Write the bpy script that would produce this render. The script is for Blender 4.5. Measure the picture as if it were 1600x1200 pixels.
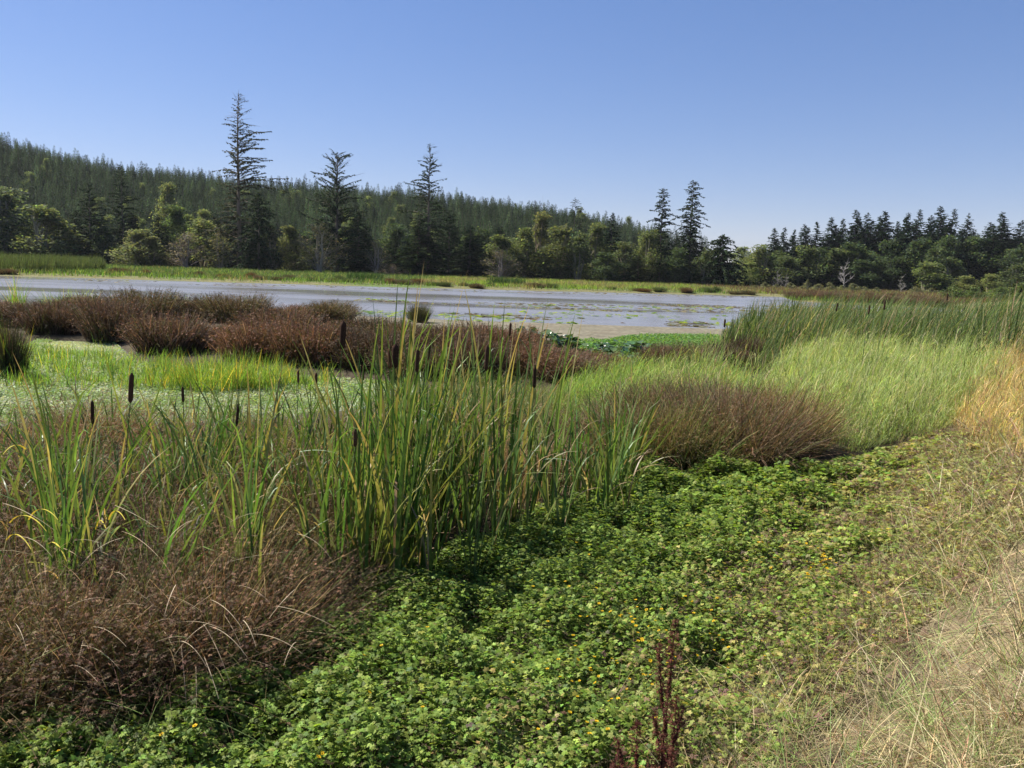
import bpy, math, random
import numpy as np
from mathutils import Matrix, Vector, Euler

for o in list(bpy.data.objects): bpy.data.objects.remove(o)
SC = bpy.context.scene
COL = SC.collection
R = math.radians

# ------------------------------------------------------------------ camera
FPX = 1290.0
CAM = np.array([0.0, 0.0, 3.0])
PITCH, ROLL = 7.75, 1.9
M3 = Matrix.Rotation(R(90 - PITCH), 3, 'X') @ Matrix.Rotation(R(ROLL), 3, 'Z')
cd = bpy.data.cameras.new('camera'); cam = bpy.data.objects.new('camera', cd); COL.objects.link(cam)
cam.matrix_world = Matrix.Translation(Vector(CAM)) @ M3.to_4x4()
cd.sensor_width = 36; cd.lens = 36 * FPX / 1600; cd.clip_start = 0.05; cd.clip_end = 9000
SC.camera = cam
M3n = np.array(M3)

# ------------------------------------------------------------------ world and sun
SUN_AZ, SUN_EL = -64.0, 47.0
w = bpy.data.worlds.new('World'); SC.world = w; w.use_nodes = True
wn = w.node_tree.nodes; wl = w.node_tree.links
sky = wn.new('ShaderNodeTexSky'); sky.sky_type = 'NISHITA'; sky.sun_disc = False
sky.sun_elevation = R(SUN_EL); sky.sun_rotation = R(SUN_AZ)
sky.altitude = 0; sky.air_density = 1.0; sky.dust_density = 0.25; sky.ozone_density = 3.2
hs = wn.new('ShaderNodeHueSaturation'); hs.inputs['Saturation'].default_value = 1.33
gm = wn.new('ShaderNodeGamma'); gm.inputs[1].default_value = 0.72
wl.new(sky.outputs[0], gm.inputs[0]); wl.new(gm.outputs[0], hs.inputs['Color'])
tm = wn.new('ShaderNodeMix'); tm.data_type = 'RGBA'; tm.blend_type = 'MULTIPLY'; tm.inputs[0].default_value = 1; tm.inputs[7].default_value = (0.90, 0.865, 1.09, 1)
wl.new(hs.outputs[0], tm.inputs[6]); wl.new(tm.outputs[2], wn['Background'].inputs[0])
wn['Background'].inputs[1].default_value = 0.085
sd = bpy.data.lights.new('sun', 'SUN'); sd.energy = 5.0; sd.angle = R(0.53); sd.color = (1.0, 0.955, 0.88)
so = bpy.data.objects.new('sun', sd); COL.objects.link(so)
sv = Vector((math.sin(R(SUN_AZ)) * math.cos(R(SUN_EL)), math.cos(R(SUN_AZ)) * math.cos(R(SUN_EL)), math.sin(R(SUN_EL))))
so.rotation_euler = sv.to_track_quat('Z', 'Y').to_euler(); so.location = (-30, 20, 40)
vs = SC.view_settings; vs.view_transform = 'Standard'; vs.look = 'None'; vs.gamma = 1; vs.exposure = 1.12
SC.cycles.use_denoising = True
SC.cycles.max_bounces = 6; SC.cycles.diffuse_bounces = 3; SC.cycles.transmission_bounces = 3
SC.cycles.glossy_bounces = 3; SC.cycles.transparent_max_bounces = 6
SC.cycles.caustics_reflective = False; SC.cycles.caustics_refractive = False

# ------------------------------------------------------------------ geometry helpers
def ray(u, v):
    return M3n @ np.array([(u - 800) / FPX, -(v - 600) / FPX, -1.0])
def gnd(u, v, z=0.0):
    d = ray(u, v); t = (z - 3.0) / d[2]; return CAM + d * t
def at(u, v, D):
    d = ray(u, v); return CAM + d * (D / d[1])
def poly(pts, z=0.0):
    return np.array([gnd(u, v, z)[:2] for u, v in pts])
def inpoly(x, y, P):
    c = np.zeros(x.shape, bool); n = len(P)
    for i in range(n):
        x1, y1 = P[i]; x2, y2 = P[(i + 1) % n]
        if y1 == y2: continue
        k = ((y1 > y) != (y2 > y)) & (x < (x2 - x1) * (y - y1) / (y2 - y1) + x1)
        c ^= k
    return c
def sdf(x, y, P):
    d = np.full(x.shape, 1e9); n = len(P)
    for i in range(n):
        a = P[i]; b = P[(i + 1) % n]; e = b - a
        t = np.clip(((x - a[0]) * e[0] + (y - a[1]) * e[1]) / (e @ e + 1e-9), 0, 1)
        d = np.minimum(d, np.hypot(x - a[0] - t * e[0], y - a[1] - t * e[1]))
    return np.where(inpoly(x, y, P), -d, d)
def ss(a, b, x):
    t = np.clip((x - a) / (b - a), 0, 1); return t * t * (3 - 2 * t)
def nz(x, y, s, seed=0):
    rg = np.random.RandomState(seed + 77); o = 0
    for k in range(7):
        a = rg.uniform(0, 6.283); f = rg.uniform(0.6, 1.7) / s * 6.283; p = rg.uniform(0, 6.283)
        o = o + np.sin((x * math.cos(a) + y * math.sin(a)) * f + p + 1.3 * np.sin((x * math.sin(a) - y * math.cos(a)) * f * 0.7 + p))
    return o / 3.2

LAKE = poly([(-500, 421), (-250, 424), (0, 431), (120, 434), (350, 441), (520, 446), (700, 451), (1000, 458), (1160, 462), (1222, 464),
             (1238, 470), (1330, 477), (1480, 482), (1600, 492), (1600, 503), (1450, 508), (1150, 513), (1130, 514), (960, 509),
             (780, 503), (560, 494), (350, 484), (100, 474), (-300, 466), (-600, 466)])
POND = poly([(-150, 540), (40, 540), (60, 532), (180, 537), (210, 566), (330, 578), (520, 592), (640, 600), (560, 640), (400, 660), (0, 672), (-250, 680)])
MUD = poly([(520, 482), (780, 500), (1130, 512), (1240, 520), (1210, 536), (1060, 536), (960, 540), (800, 530), (600, 520), (540, 500)])
BL = np.array([0.35, 3.0]); BD = np.array([5.55, 9.75]); BD = BD / np.hypot(*BD); BN = np.array([BD[1], -BD[0]])
def bank_s(x, y): return (x - BL[0]) * BN[0] + (y - BL[1]) * BN[1]
RT = [(-400, 120), (-200, 165), (0, 211), (100, 232), (150, 245), (340, 272), (430, 285), (600, 292), (700, 301), (850, 323), (950, 343),
      (1000, 354), (1100, 376), (1180, 388), (1300, 385), (1430, 372), (1560, 366), (1700, 362), (2000, 360)]
RX = np.array([at(u, v, 600)[0] for u, v in RT]); RZ = np.array([at(u, v, 600)[2] for u, v in RT]) - 15.0
def H(x, y):
    x = np.asarray(x, float); y = np.asarray(y, float)
    sl = sdf(x, y, LAKE)
    far = ss(70, 110, y)
    out = 0.02 + (0.10 * (1 - far) + 0.35 * far) * ss(0, 6, sl) + far * 0.3 * ss(5, 60, sl) + 0.02 * nz(x, y, 1.6, 3) * ss(0, 3, sl)
    inn = -0.02 + np.maximum(-0.5, sl * 0.12)
    z = np.where(sl < 0, inn, out)
    mud = inpoly(x, y, MUD) & (sl > 0)
    z = np.where(mud, 0.025, z)
    pd = sdf(x, y, POND)
    z = np.where((pd < 0.6), np.minimum(z, -0.06 * ss(0.6, -0.4, pd) + z * ss(-0.2, 0.6, pd)), z)
    s = bank_s(x, y)
    z = z + ((1.08 - .5 * ss(5, 14, y)) * ss(-0.4, 2.6, s) + 0.02 * nz(x, y, 0.7, 9) * ss(0, 1, s)) * (1 - ss(34, 60, y)) 
    rid = np.interp(x, RX, RZ)
    z = z + rid * ss(300, 600, y) * (1 - 0.5 * ss(620, 1500, y)) + 2.5 * nz(x, y, 140, 5) * ss(320, 480, y)
    return z
def h1(x, y): return float(H(np.array([x]), np.array([y]))[0])

class MB:
    """collects quads with a colour per point"""
    def __init__(s): s.V = []; s.F = []; s.C = []; s.n = 0
    def add(s, V, F, C):
        V = np.asarray(V, float).reshape(-1, 3); F = np.asarray(F, int).reshape(-1, 4)
        C = np.broadcast_to(np.asarray(C, float), (len(V), 3))
        s.V.append(V); s.F.append(F + s.n); s.C.append(C); s.n += len(V)
    def mesh(s, name, mat, smooth=False):
        V = np.concatenate(s.V); F = np.concatenate(s.F); C = np.concatenate(s.C)
        me = bpy.data.meshes.new(name)
        me.vertices.add(len(V)); me.vertices.foreach_set('co', V.astype(np.float32).ravel())
        me.loops.add(F.size); me.loops.foreach_set('vertex_index', F.astype(np.int32).ravel())
        me.polygons.add(len(F)); me.polygons.foreach_set('loop_start', np.arange(0, F.size, 4, dtype=np.int32))
        a = me.color_attributes.new('col', 'FLOAT_COLOR', 'POINT')
        a.data.foreach_set('color', np.hstack([np.clip(C, 0, 1), np.ones((len(C), 1))]).astype(np.float32).ravel())
        if smooth: me.polygons.foreach_set('use_smooth', np.ones(len(F), bool))
        me.update(calc_edges=True); me.materials.append(mat)
        return me
    def obj(s, name, mat, parent=None, smooth=False):
        o = bpy.data.objects.new(name, s.mesh(name, mat, smooth)); COL.objects.link(o)
        if parent is not None: o.parent = parent
        return o

def tag(o, label=None, cat=None, group=None, kind=None):
    if label: o['label'] = label
    if cat: o['category'] = cat
    if group: o['group'] = group
    if kind: o['kind'] = kind
    return o
def empty(name, loc=(0, 0, 0)):
    o = bpy.data.objects.new(name, None); COL.objects.link(o); o.location = loc; o.empty_display_size = 0.3; return o
def dup(root, loc, rz=0, sc=(1, 1, 1), label=None, group=None, color=None, cat=None):
    r = root.copy(); COL.objects.link(r); r.location = loc; r.rotation_euler = (0, 0, rz); r.scale = sc
    if label: r['label'] = label
    if group: r['group'] = group
    if cat: r['category'] = cat
    if color: r.color = (*color, 1)
    for ch in list(root.children):
        c = ch.copy(); COL.objects.link(c); c.parent = r
        if color: c.color = (*color, 1)
        for g in list(ch.children):
            d = g.copy(); COL.objects.link(d); d.parent = c
            if color: d.color = (*color, 1)
    return r

class Proto:
    ALL = []
    """first use moves the built thing itself, later uses copy it"""
    def __init__(s, root): s.root = root; s.used = False; Proto.ALL.append(s)
    def place(s, loc, rz=0, sc=(1, 1, 1), label=None, group=None, color=None):
        if not s.used:
            s.used = True; r = s.root; r.location = loc; r.rotation_euler = (0, 0, rz); r.scale = sc
            if label: r['label'] = label
            if group: r['group'] = group
            if color:
                r.color = (*color, 1)
                for c in r.children: c.color = (*color, 1)
            return r
        return dup(s.root, loc, rz, sc, label, group, color or (1, 1, 1))

def jit(rg, base, n, s=0.18, hs=0.08):
    b = np.asarray(base, float); b = b if b.ndim == 2 else np.tile(b, (n, 1))
    k = np.exp(rg.normal(0, s, (n, 1))); h = np.exp(rg.normal(0, hs, (n, 3)))
    return b * k * h
def pick(rg, pals, probs, n):
    i = rg.choice(len(pals), n, p=np.array(probs) / sum(probs)); return np.array(pals, float)[i]

def ribbons(mb, rg, base, az, lean, L, curve, w, col, seg=3, tip=0.08, prof=0.6, tw=0.8, fold=0.0, tipcol=None, curvepow=1.0):
    """bent tapering blades: az direction of the bend, lean start angle from vertical, curve added angle to the tip"""
    base = np.asarray(base, float); n = len(base)
    az, lean, L, curve, w = [np.broadcast_to(np.asarray(q, float), (n,)) for q in (az, lean, L, curve, w)]
    P = np.zeros((n, seg + 1, 3)); P[:, 0] = base
    for k in range(seg):
        th = lean + curve * ((k + 0.5) / seg) ** curvepow
        dv = np.stack([np.sin(th) * np.cos(az), np.sin(th) * np.sin(az), np.cos(th)], 1)
        P[:, k + 1] = P[:, k] + dv * (L / seg)[:, None]
    t = rg.uniform(-tw, tw, n)
    side = np.stack([-np.sin(az + t), np.cos(az + t), np.zeros(n)], 1)
    ts = np.linspace(0, 1, seg + 1)
    wp = np.maximum(tip, (1 - ts) ** prof) * np.minimum(1, 0.75 + ts)
    off = side[:, None, :] * (w[:, None] * wp[None, :] * 0.5)[:, :, None]
    V = np.stack([P - off, P + off], 2).reshape(-1, 3)
    k = np.arange(seg)
    f = np.stack([2 * k, 2 * k + 1, 2 * k + 3, 2 * k + 2], 1)
    F = (f[None] + (np.arange(n) * (seg + 1) * 2)[:, None, None]).reshape(-1, 4)
    C = np.repeat(np.asarray(col, float), (seg + 1) * 2, 0) if np.ndim(col) == 2 else np.tile(col, (len(V), 1))
    if tipcol is not None:
        tt = np.tile(np.repeat(ts ** 1.5, 2), n)[:, None]
        C = C * (1 - tt) + np.asarray(tipcol) * tt
    mb.add(V, F, C)
    return P

def scat(mb, TV, TF, pos, yaw, tilt, roll, sc, col):
    """many turned and scaled copies of a small leaf shape joined in one mesh"""
    TV = np.asarray(TV, float); TF = np.asarray(TF, int); n = len(pos); k = len(TV)
    yaw, tilt, roll = [np.broadcast_to(np.asarray(q, float), (n,)) for q in (yaw, tilt, roll)]
    sc = np.broadcast_to(np.asarray(sc, float).reshape(-1, 1) if np.ndim(sc) == 1 else np.asarray(sc, float), (n, 3) if np.ndim(sc) == 2 else (n, 1))
    v = TV[None] * sc[:, None, :]
    cr, sr = np.cos(roll)[:, None], np.sin(roll)[:, None]
    x, y, z = v[..., 0], v[..., 1], v[..., 2]
    y, z = y * cr - z * sr, y * sr + z * cr                    # roll about x (leaf axis)
    ct, st = np.cos(tilt)[:, None], np.sin(tilt)[:, None]
    x, z = x * ct - z * st, x * st + z * ct                    # lift tip
    cy, sy = np.cos(yaw)[:, None], np.sin(yaw)[:, None]
    x, y = x * cy - y * sy, x * sy + y * cy
    V = np.stack([x, y, z], 2) + np.asarray(pos)[:, None, :]
    F = TF[None] + (np.arange(n) * k)[:, None, None]
    mb.add(V.reshape(-1, 3), F.reshape(-1, 4), np.repeat(np.asarray(col, float), k, 0) if np.ndim(col) == 2 else col)

def tube(mb, pts, rad, col, sides=6):
    pts = [Vector(p) for p in pts]; V = []
    for i, p in enumerate(pts):
        d = (pts[min(i + 1, len(pts) - 1)] - pts[max(i - 1, 0)]).normalized()
        a = d.orthogonal().normalized() if i == 0 else (a - d * a.dot(d)).normalized()
        b = d.cross(a)
        for k in range(sides):
            t = 6.28318 * k / sides
            V.append(p + (a * math.cos(t) + b * math.sin(t)) * rad[i])
    F = [[i * sides + k, i * sides + (k + 1) % sides, (i + 1) * sides + (k + 1) % sides, (i + 1) * sides + k] for i in range(len(pts) - 1) for k in range(sides)]
    mb.add([tuple(v) for v in V], F, col)

KITE = ([[0, 0, 0], [0.45, 0.28, 0.03], [1, 0, 0], [0.45, -0.28, 0.03]], [[0, 3, 2, 1]])
SQ = ([[0, 0, 0], [0.35, 0.42, 0.05], [1, 0.12, -0.04], [0.55, -0.4, 0.06]], [[0, 3, 2, 1]])
def compound(angs, lens, wd=0.26):
    V = []; F = []
    for a, l, o in zip(angs, lens, range(len(angs))):
        c, s = math.cos(a), math.sin(a)
        q = [(0, 0, 0), (0.5 * l, wd * l, 0.06), (l, 0, -0.05), (0.5 * l, -wd * l, 0.06)]
        F.append([len(V), len(V) + 3, len(V) + 2, len(V) + 1])
        V += [(x * c - y * s, x * s + y * c, z) for x, y, z in q]
    return np.array(V), np.array(F)

# ------------------------------------------------------------------ materials
def plant_mat(name, trans=0.35, rough=0.5, spec=0.3, tcol=(1.25, 1.2, 0.6), nscale=14, namp=0.25):
    m = bpy.data.materials.new(name); m.use_nodes = True; nt = m.node_tree; N = nt.nodes; L = nt.links
    b = N['Principled BSDF']; out = N['Material Output']
    at_ = N.new('ShaderNodeAttribute'); at_.attribute_name = 'col'
    oi = N.new('ShaderNodeObjectInfo')
    mu = N.new('ShaderNodeMix'); mu.data_type = 'RGBA'; mu.blend_type = 'MULTIPLY'; mu.inputs[0].default_value = 1
    L.new(at_.outputs['Color'], mu.inputs[6]); L.new(oi.outputs['Color'], mu.inputs[7])
    ge = N.new('ShaderNodeNewGeometry'); no = N.new('ShaderNodeTexNoise'); no.inputs['Scale'].default_value = nscale; no.inputs['Detail'].default_value = 2
    L.new(ge.outputs['Position'], no.inputs['Vector'])
    mr = N.new('ShaderNodeMapRange'); mr.inputs[1].default_value = 0.3; mr.inputs[2].default_value = 0.7
    mr.inputs[3].default_value = 1 - namp; mr.inputs[4].default_value = 1 + namp
    L.new(no.outputs['Fac'], mr.inputs[0])
    vm = N.new('ShaderNodeVectorMath'); vm.operation = 'SCALE'; L.new(mu.outputs[2], vm.inputs[0]); L.new(mr.outputs[0], vm.inputs['Scale'])
    L.new(vm.outputs[0], b.inputs['Base Color'])
    b.inputs['Roughness'].default_value = rough; b.inputs['Specular IOR Level'].default_value = spec
    if trans > 0:
        tr = N.new('ShaderNodeBsdfTranslucent'); ms = N.new('ShaderNodeMixShader'); ms.inputs[0].default_value = trans
        tc = N.new('ShaderNodeVectorMath'); tc.operation = 'MULTIPLY'; tc.inputs[1].default_value = tcol
        L.new(vm.outputs[0], tc.inputs[0]); L.new(tc.outputs[0], tr.inputs['Color'])
        L.new(b.outputs[0], ms.inputs[1]); L.new(tr.outputs[0], ms.inputs[2]); L.new(ms.outputs[0], out.inputs['Surface'])
    return m
M_leaf = plant_mat('leaf', 0.45, 0.55, 0.18)
M_grass = plant_mat('grass', 0.45, 0.6, 0.15)
M_dry = plant_mat('dry_stalk', 0.25, 0.7, 0.12, (1.2, 1.0, 0.7))
M_cat = plant_mat('cattail_leaf', 0.35, 0.45, 0.25, nscale=9)
M_needle = plant_mat('needles', 0.25, 0.8, 0.05, nscale=0.6, namp=0.3)
M_far = plant_mat('broad_foliage', 0.48, 0.7, 0.08, nscale=0.5, namp=0.25)
M_bark = plant_mat('bark', 0, 0.9, 0.1, nscale=6, namp=0.4)
M_head = plant_mat('seed_head', 0, 0.95, 0.05, nscale=120, namp=0.35)
M_ground = plant_mat('soil', 0, 0.95, 0.08, nscale=3.5, namp=0.35)

def water_mat():
    m = bpy.data.materials.new('lake_water'); m.use_nodes = True; nt = m.node_tree; N = nt.nodes; L = nt.links
    b = N['Principled BSDF']
    g = N.new('ShaderNodeNewGeometry')
    mp = N.new('ShaderNodeMapping'); mp.inputs['Scale'].default_value = (0.018, 0.06, 1); L.new(g.outputs['Position'], mp.inputs[0])
    n1 = N.new('ShaderNodeTexNoise'); n1.inputs['Scale'].default_value = 1; n1.inputs['Detail'].default_value = 4; L.new(mp.outputs[0], n1.inputs['Vector'])
    mr = N.new('ShaderNodeMapRange'); mr.inputs[1].default_value = 0.40; mr.inputs[2].default_value = 0.56; mr.inputs[3].default_value = 0.10; mr.inputs[4].default_value = 0.30
    L.new(n1.outputs['Fac'], mr.inputs[0])
    L.new(mr.outputs[0], b.inputs['Roughness'])
    b.inputs['Base Color'].default_value = (0.185, 0.178, 0.178, 1); b.inputs['IOR'].default_value = 1.33
    n2 = N.new('ShaderNodeTexNoise'); n2.inputs['Scale'].default_value = 2.2; n2.inputs['Detail'].default_value = 4; n2.inputs['Roughness'].default_value = 0.65
    mp2 = N.new('ShaderNodeMapping'); mp2.inputs['Scale'].default_value = (0.7, 1.0, 1); mp2.inputs['Rotation'].default_value = (0, 0, 0.5); L.new(g.outputs['Position'], mp2.inputs[0]); L.new(mp2.outputs[0], n2.inputs['Vector'])
    bu = N.new('ShaderNodeBump'); bu.inputs['Distance'].default_value = 0.035
    mr2 = N.new('ShaderNodeMapRange'); mr2.inputs[1].default_value = 0.40; mr2.inputs[2].default_value = 0.56; mr2.inputs[3].default_value = 0.12; mr2.inputs[4].default_value = 0.6
    L.new(n1.outputs['Fac'], mr2.inputs[0]); L.new(mr2.outputs[0], bu.inputs['Strength'])
    L.new(n2.outputs['Fac'], bu.inputs['Height']); L.new(bu.outputs[0], b.inputs['Normal'])
    return m

# ------------------------------------------------------------------ ground, water
def build_ground():
    ys = [-40.0, -25, -15, -8, -4, -2]; y = -1.0
    while y < 5000: ys.append(y); y += max(0.12, abs(y) * 0.011) if y < 650 else y * 0.12
    xs = [0.0]; x = 0.0
    while x < 3500: x += max(0.14, x * 0.014) if x < 450 else x * 0.15; xs.append(x)
    xs = np.array([-q for q in xs[:0:-1]] + xs); ys = np.array(ys)
    X, Y = np.meshgrid(xs, ys); Z = H(X, Y); nx, ny = len(xs), len(ys)
    rg = np.random.RandomState(1)
    base = np.ones(X.shape + (3,)) * np.array([0.06, 0.048, 0.03])
    def mix(c, f): nonlocal base; base = base * (1 - f[..., None]) + np.array(c) * f[..., None]
    s = bank_s(X, Y)
    mix((0.16, 0.125, 0.075), ss(0.3, 1.6, s + 0.4 * nz(X, Y, 2, 8)) * (1 - ss(25, 50, Y)))
    far = ss(60, 100, Y); mix((0.15, 0.14, 0.06), far); mix((0.10, 0.14, 0.04), far * ss(0.0, 0.6, nz(X, Y, 25, 4)))
    sl = sdf(X, Y, LAKE); mix((0.14, 0.10, 0.07), (sl < 0) * 1.0)
    sm = sdf(X, Y, MUD); mf = ss(0.6, -0.6, sm); mix((0.175, 0.158, 0.112), mf * (0.85 + 0.15 * nz(X, Y, 3, 2)))
    mix((0.16, 0.13, 0.09), mf * 0.8 * ss(0.35, 0.8, nz(X * 0.25, Y, 1.6, 12)))
    mix((0.018, 0.025, 0.012), ss(180, 260, Y))
    mix((0.05, 0.05, 0.02), (sdf(X, Y, POND) < 0) * 1.0)
    V = np.stack([X, Y, Z], -1).reshape(-1, 3)
    i = np.arange(nx - 1); j = np.arange(ny - 1); I, J = np.meshgrid(i, j); a = J * nx + I
    F = np.stack([a, a + 1, a + nx + 1, a + nx], -1).reshape(-1, 4)
    mb = MB(); mb.add(V, F, base.reshape(-1, 3)); o = mb.obj('ground', M_ground, smooth=True); tag(o, kind='structure')
    wv = MB(); wv.add([(-420, 14, 0), (420, 14, 0), (420, 420, 0), (-420, 420, 0)], [[0, 1, 2, 3]], (0, 0, 0))
    o = wv.obj('lake_water', water_mat()); tag(o, kind='structure')
build_ground()

def sample(P, dens, rg, dfun=None):
    """random points in a world polygon; dens per square metre at 1 m .. falls with distance through dfun"""
    lo = P.min(0); hi = P.max(0); n = int((hi - lo).prod() * dens)
    x = rg.uniform(lo[0], hi[0], n); y = rg.uniform(lo[1], hi[1], n)
    k = inpoly(x, y, P)
    x, y = x[k], y[k]
    if dfun is not None:
        k = rg.uniform(0, 1, len(x)) < dfun(x, y); x, y = x[k], y[k]
    return x, y
def wpt(x, y, dz=0): return np.stack([x, y, H(x, y) + dz], 1)

# palettes (albedo)
BROWN = (0.155, 0.105, 0.070); RED = (0.20, 0.13, 0.09); STRAW = (0.42, 0.33, 0.19); TAN = (0.30, 0.22, 0.13)
GRN = (0.065, 0.125, 0.025); DGRN = (0.035, 0.075, 0.022); YGRN = (0.20, 0.29, 0.05); BGRN = (0.12, 0.235, 0.045); YEL = (0.42, 0.34, 0.06)
OLV = (0.10, 0.12, 0.04)

# ------------------------------------------------------------------ trees
def conifer(name, seed, Ht=30, Rad=4.5, start=0.08, nb=170, per=22, droop=0.5, p=0.85, spray=0.85, cols=None, sparse=None, side=None, trunk_r=0.35, up=0.1, narrow_top=1.0, irr=0.3, trunkcol=(0.12, 0.10, 0.085), wood=0.05):
    rg = np.random.RandomState(seed); rd = random.Random(seed)
    root = empty(name); tr = MB(); cr = MB()
    cols = cols or [(0.022, 0.040, 0.020), (0.030, 0.050, 0.022), (0.040, 0.060, 0.022)]
    pts = [(rd.uniform(-.1, .1) * i * 0.25, rd.uniform(-.1, .1) * i * 0.25, Ht * i / 8) for i in range(9)]
    tube(tr, pts, [trunk_r * (1 - 0.93 * i / 8) for i in range(9)], trunkcol, 7)
    for b in range(nb):
        f = start + (1 - start) * (1 - (1 - (b + rd.random()) / nb) ** 1.0) * 0.99
        q = (f - start) / (1 - start)
        az = rd.uniform(0, 6.283)
        ln = Rad * ((1 - q) ** p) * rd.uniform(0.95 - 2 * irr, 1.2) * narrow_top * (1 + irr * math.sin(q * 19 + 2 * az + seed)) + 0.25
        if side is not None and math.cos(az - side) < 0: ln *= 0.55
        dens = 1.0 if sparse is None else sparse(q)
        z0 = Ht * f; e0 = up + 0.5 * q + rd.uniform(-.3, .3)
        ii = min(7, int(f * 8)); ff = f * 8 - ii
        bx = pts[ii][0] * (1 - ff) + pts[ii + 1][0] * ff; by = pts[ii][1] * (1 - ff) + pts[ii + 1][1] * ff
        k = 6; P = [(bx, by, z0)]; x = bx; y = by; z = z0
        for s in range(k):
            e = e0 - droop * (s / k) * 1.5 + (0.25 if s == k - 1 else 0) + rd.uniform(-.1, .1); az2 = az + rd.uniform(-.12, .12)
            x += math.cos(az2) * math.cos(e) * ln / k; y += math.sin(az2) * math.cos(e) * ln / k; z += math.sin(e) * ln / k
            P.append((x, y, z))
        tube(tr, P[::2] + ([P[-1]] if k % 2 else []), [wood * (1 - 0.8 * i / 3) * (0.4 + ln / Rad) for i in range(len(P[::2]) + (k % 2))], tuple(0.9 * c for c in trunkcol), 3)
        if rd.random() > dens: continue
        m = max(8, int(2.3 * per * ln / Rad * rd.uniform(0.7, 1.2) * min(1.0, dens + 0.2)))
        t = rg.uniform(0.12, 1.0, m) * k; i0 = np.minimum(t.astype(int), k - 1); fr = (t - i0)[:, None]
        PA = np.array(P); pos = PA[i0] * (1 - fr) + PA[i0 + 1] * fr
        yaw = az + rg.choice([-1, 1], m) * rg.uniform(0.25, 1.1, m)
        tilt = rg.uniform(-1.0, 0.25, m) * (0.5 + droop)
        sc = spray * rg.uniform(0.55, 1.25, m) * (0.6 + 0.4 * (1 - q))
        scat(cr, *KITE, pos, yaw, tilt, rg.uniform(-.6, .6, m), sc, jit(rg, pick(rg, cols, [3, 3, 2], m), m, 0.2))
    m = 16
    scat(cr, *KITE, np.stack([np.zeros(m) + pts[-1][0], np.zeros(m) + pts[-1][1], Ht * rg.uniform(0.93, 0.995, m)], 1), rg.uniform(0, 6.28, m), rg.uniform(0.2, 1.0, m), 0, spray * 0.6, jit(rg, cols[0], m))
    tr.obj('trunk', M_bark, root); cr.obj('crown', M_needle, root)
    return root

def broadleaf(name, seed, Ht=14, Rad=5.5, nl=20, leaves=5200, lsz=0.42, cols=None, low=0.15, bare=0.0, barkc=(0.20, 0.18, 0.15), trunk_r=0.28, mat=None, tall=1.0, multi=3):
    rg = np.random.RandomState(seed); rd = random.Random(seed)
    root = empty(name); tr = MB(); cr = MB()
    cols = cols or [(0.085, 0.115, 0.035), (0.12, 0.15, 0.045), (0.06, 0.09, 0.03)]
    lumps = []
    for i in range(nl):
        a = rd.uniform(0, 6.283); zz = (i + rd.random()) / nl
        prof = math.sin(min(1, zz * 1.12 + 0.10) * math.pi) ** 0.55 if zz < 0.93 else 0.35
        rr = Rad * 0.68 * prof * math.sqrt(rd.uniform(0.15, 1)); r = Rad * rd.uniform(0.26, 0.42) * (0.72 + 0.35 * prof)
        lumps.append((rr * math.cos(a), rr * math.sin(a), Ht * (low + (0.93 - low) * zz) - 0.2 * r, r))
    stems = []
    for s in range(multi):
        a = rd.uniform(0, 6.283); l = rd.uniform(0.05, 0.14)
        P = [(0.25 * math.cos(a) * (multi > 1), 0.25 * math.sin(a) * (multi > 1), 0)]
        for k in range(1, 5):
            P.append((P[0][0] + math.cos(a) * l * Ht * k / 4 + rd.uniform(-.2, .2), P[0][1] + math.sin(a) * l * Ht * k / 4 + rd.uniform(-.2, .2), Ht * 0.8 * k / 4))
        tube(tr, P, [trunk_r * (1 - 0.2 * k) for k in range(5)], barkc, 6); stems.append(P)
    for (x, y, z, r) in lumps:
        S = stems[rd.randrange(len(stems))]; k = max(0, min(3, int(z / (Ht * 0.8) * 4) - 1)); s = S[k]
        mid = ((s[0] + x) / 2 + rd.uniform(-.3, .3), (s[1] + y) / 2 + rd.uniform(-.3, .3), (s[2] + z) / 2 + 0.3)
        tube(tr, [s, mid, (x, y, z)], [0.09, 0.06, 0.03], barkc, 4)
        for q in range(int(3 + 12 * bare)):
            a = rd.uniform(0, 6.283); e = rd.uniform(-0.3, 1.3); l2 = r * rd.uniform(0.8, 1.3)
            tube(tr, [mid if q % 2 else (x, y, z), (x + math.cos(a) * math.cos(e) * l2, y + math.sin(a) * math.cos(e) * l2, z + math.sin(e) * l2)], [0.035, 0.01], barkc, 3)
    per = int(leaves * (1 - bare) / nl)
    for (x, y, z, r) in lumps:
        d = rg.normal(0, 1, (per, 3)); d /= np.linalg.norm(d, axis=1)[:, None]
        rr = r * rg.uniform(0.35, 1.0, per) ** 0.5 * (1 + 0.28 * nz(d[:, 0] * 3 + x, d[:, 1] * 3 + d[:, 2] * 2 + y, 2.2, seed))
        pos = d * rr[:, None] * np.array([1, 1, 0.85]) + np.array([x, y, z])
        k = pos[:, 2] > 0.15; pos = pos[k]; m = len(pos)
        tint = math.exp(rd.gauss(0, 0.13))
        scat(cr, *SQ, pos, rg.uniform(0, 6.283, m), rg.uniform(-1.2, 0.9, m), rg.uniform(-1, 1, m), lsz * rg.uniform(0.5, 1.3, m), jit(rg, pick(rg, cols, [3, 2, 3], m) * tint, m, 0.18))
    tr.obj('trunk', M_bark, root); cr.obj('crown', mat or M_far, root)
    return root

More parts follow.
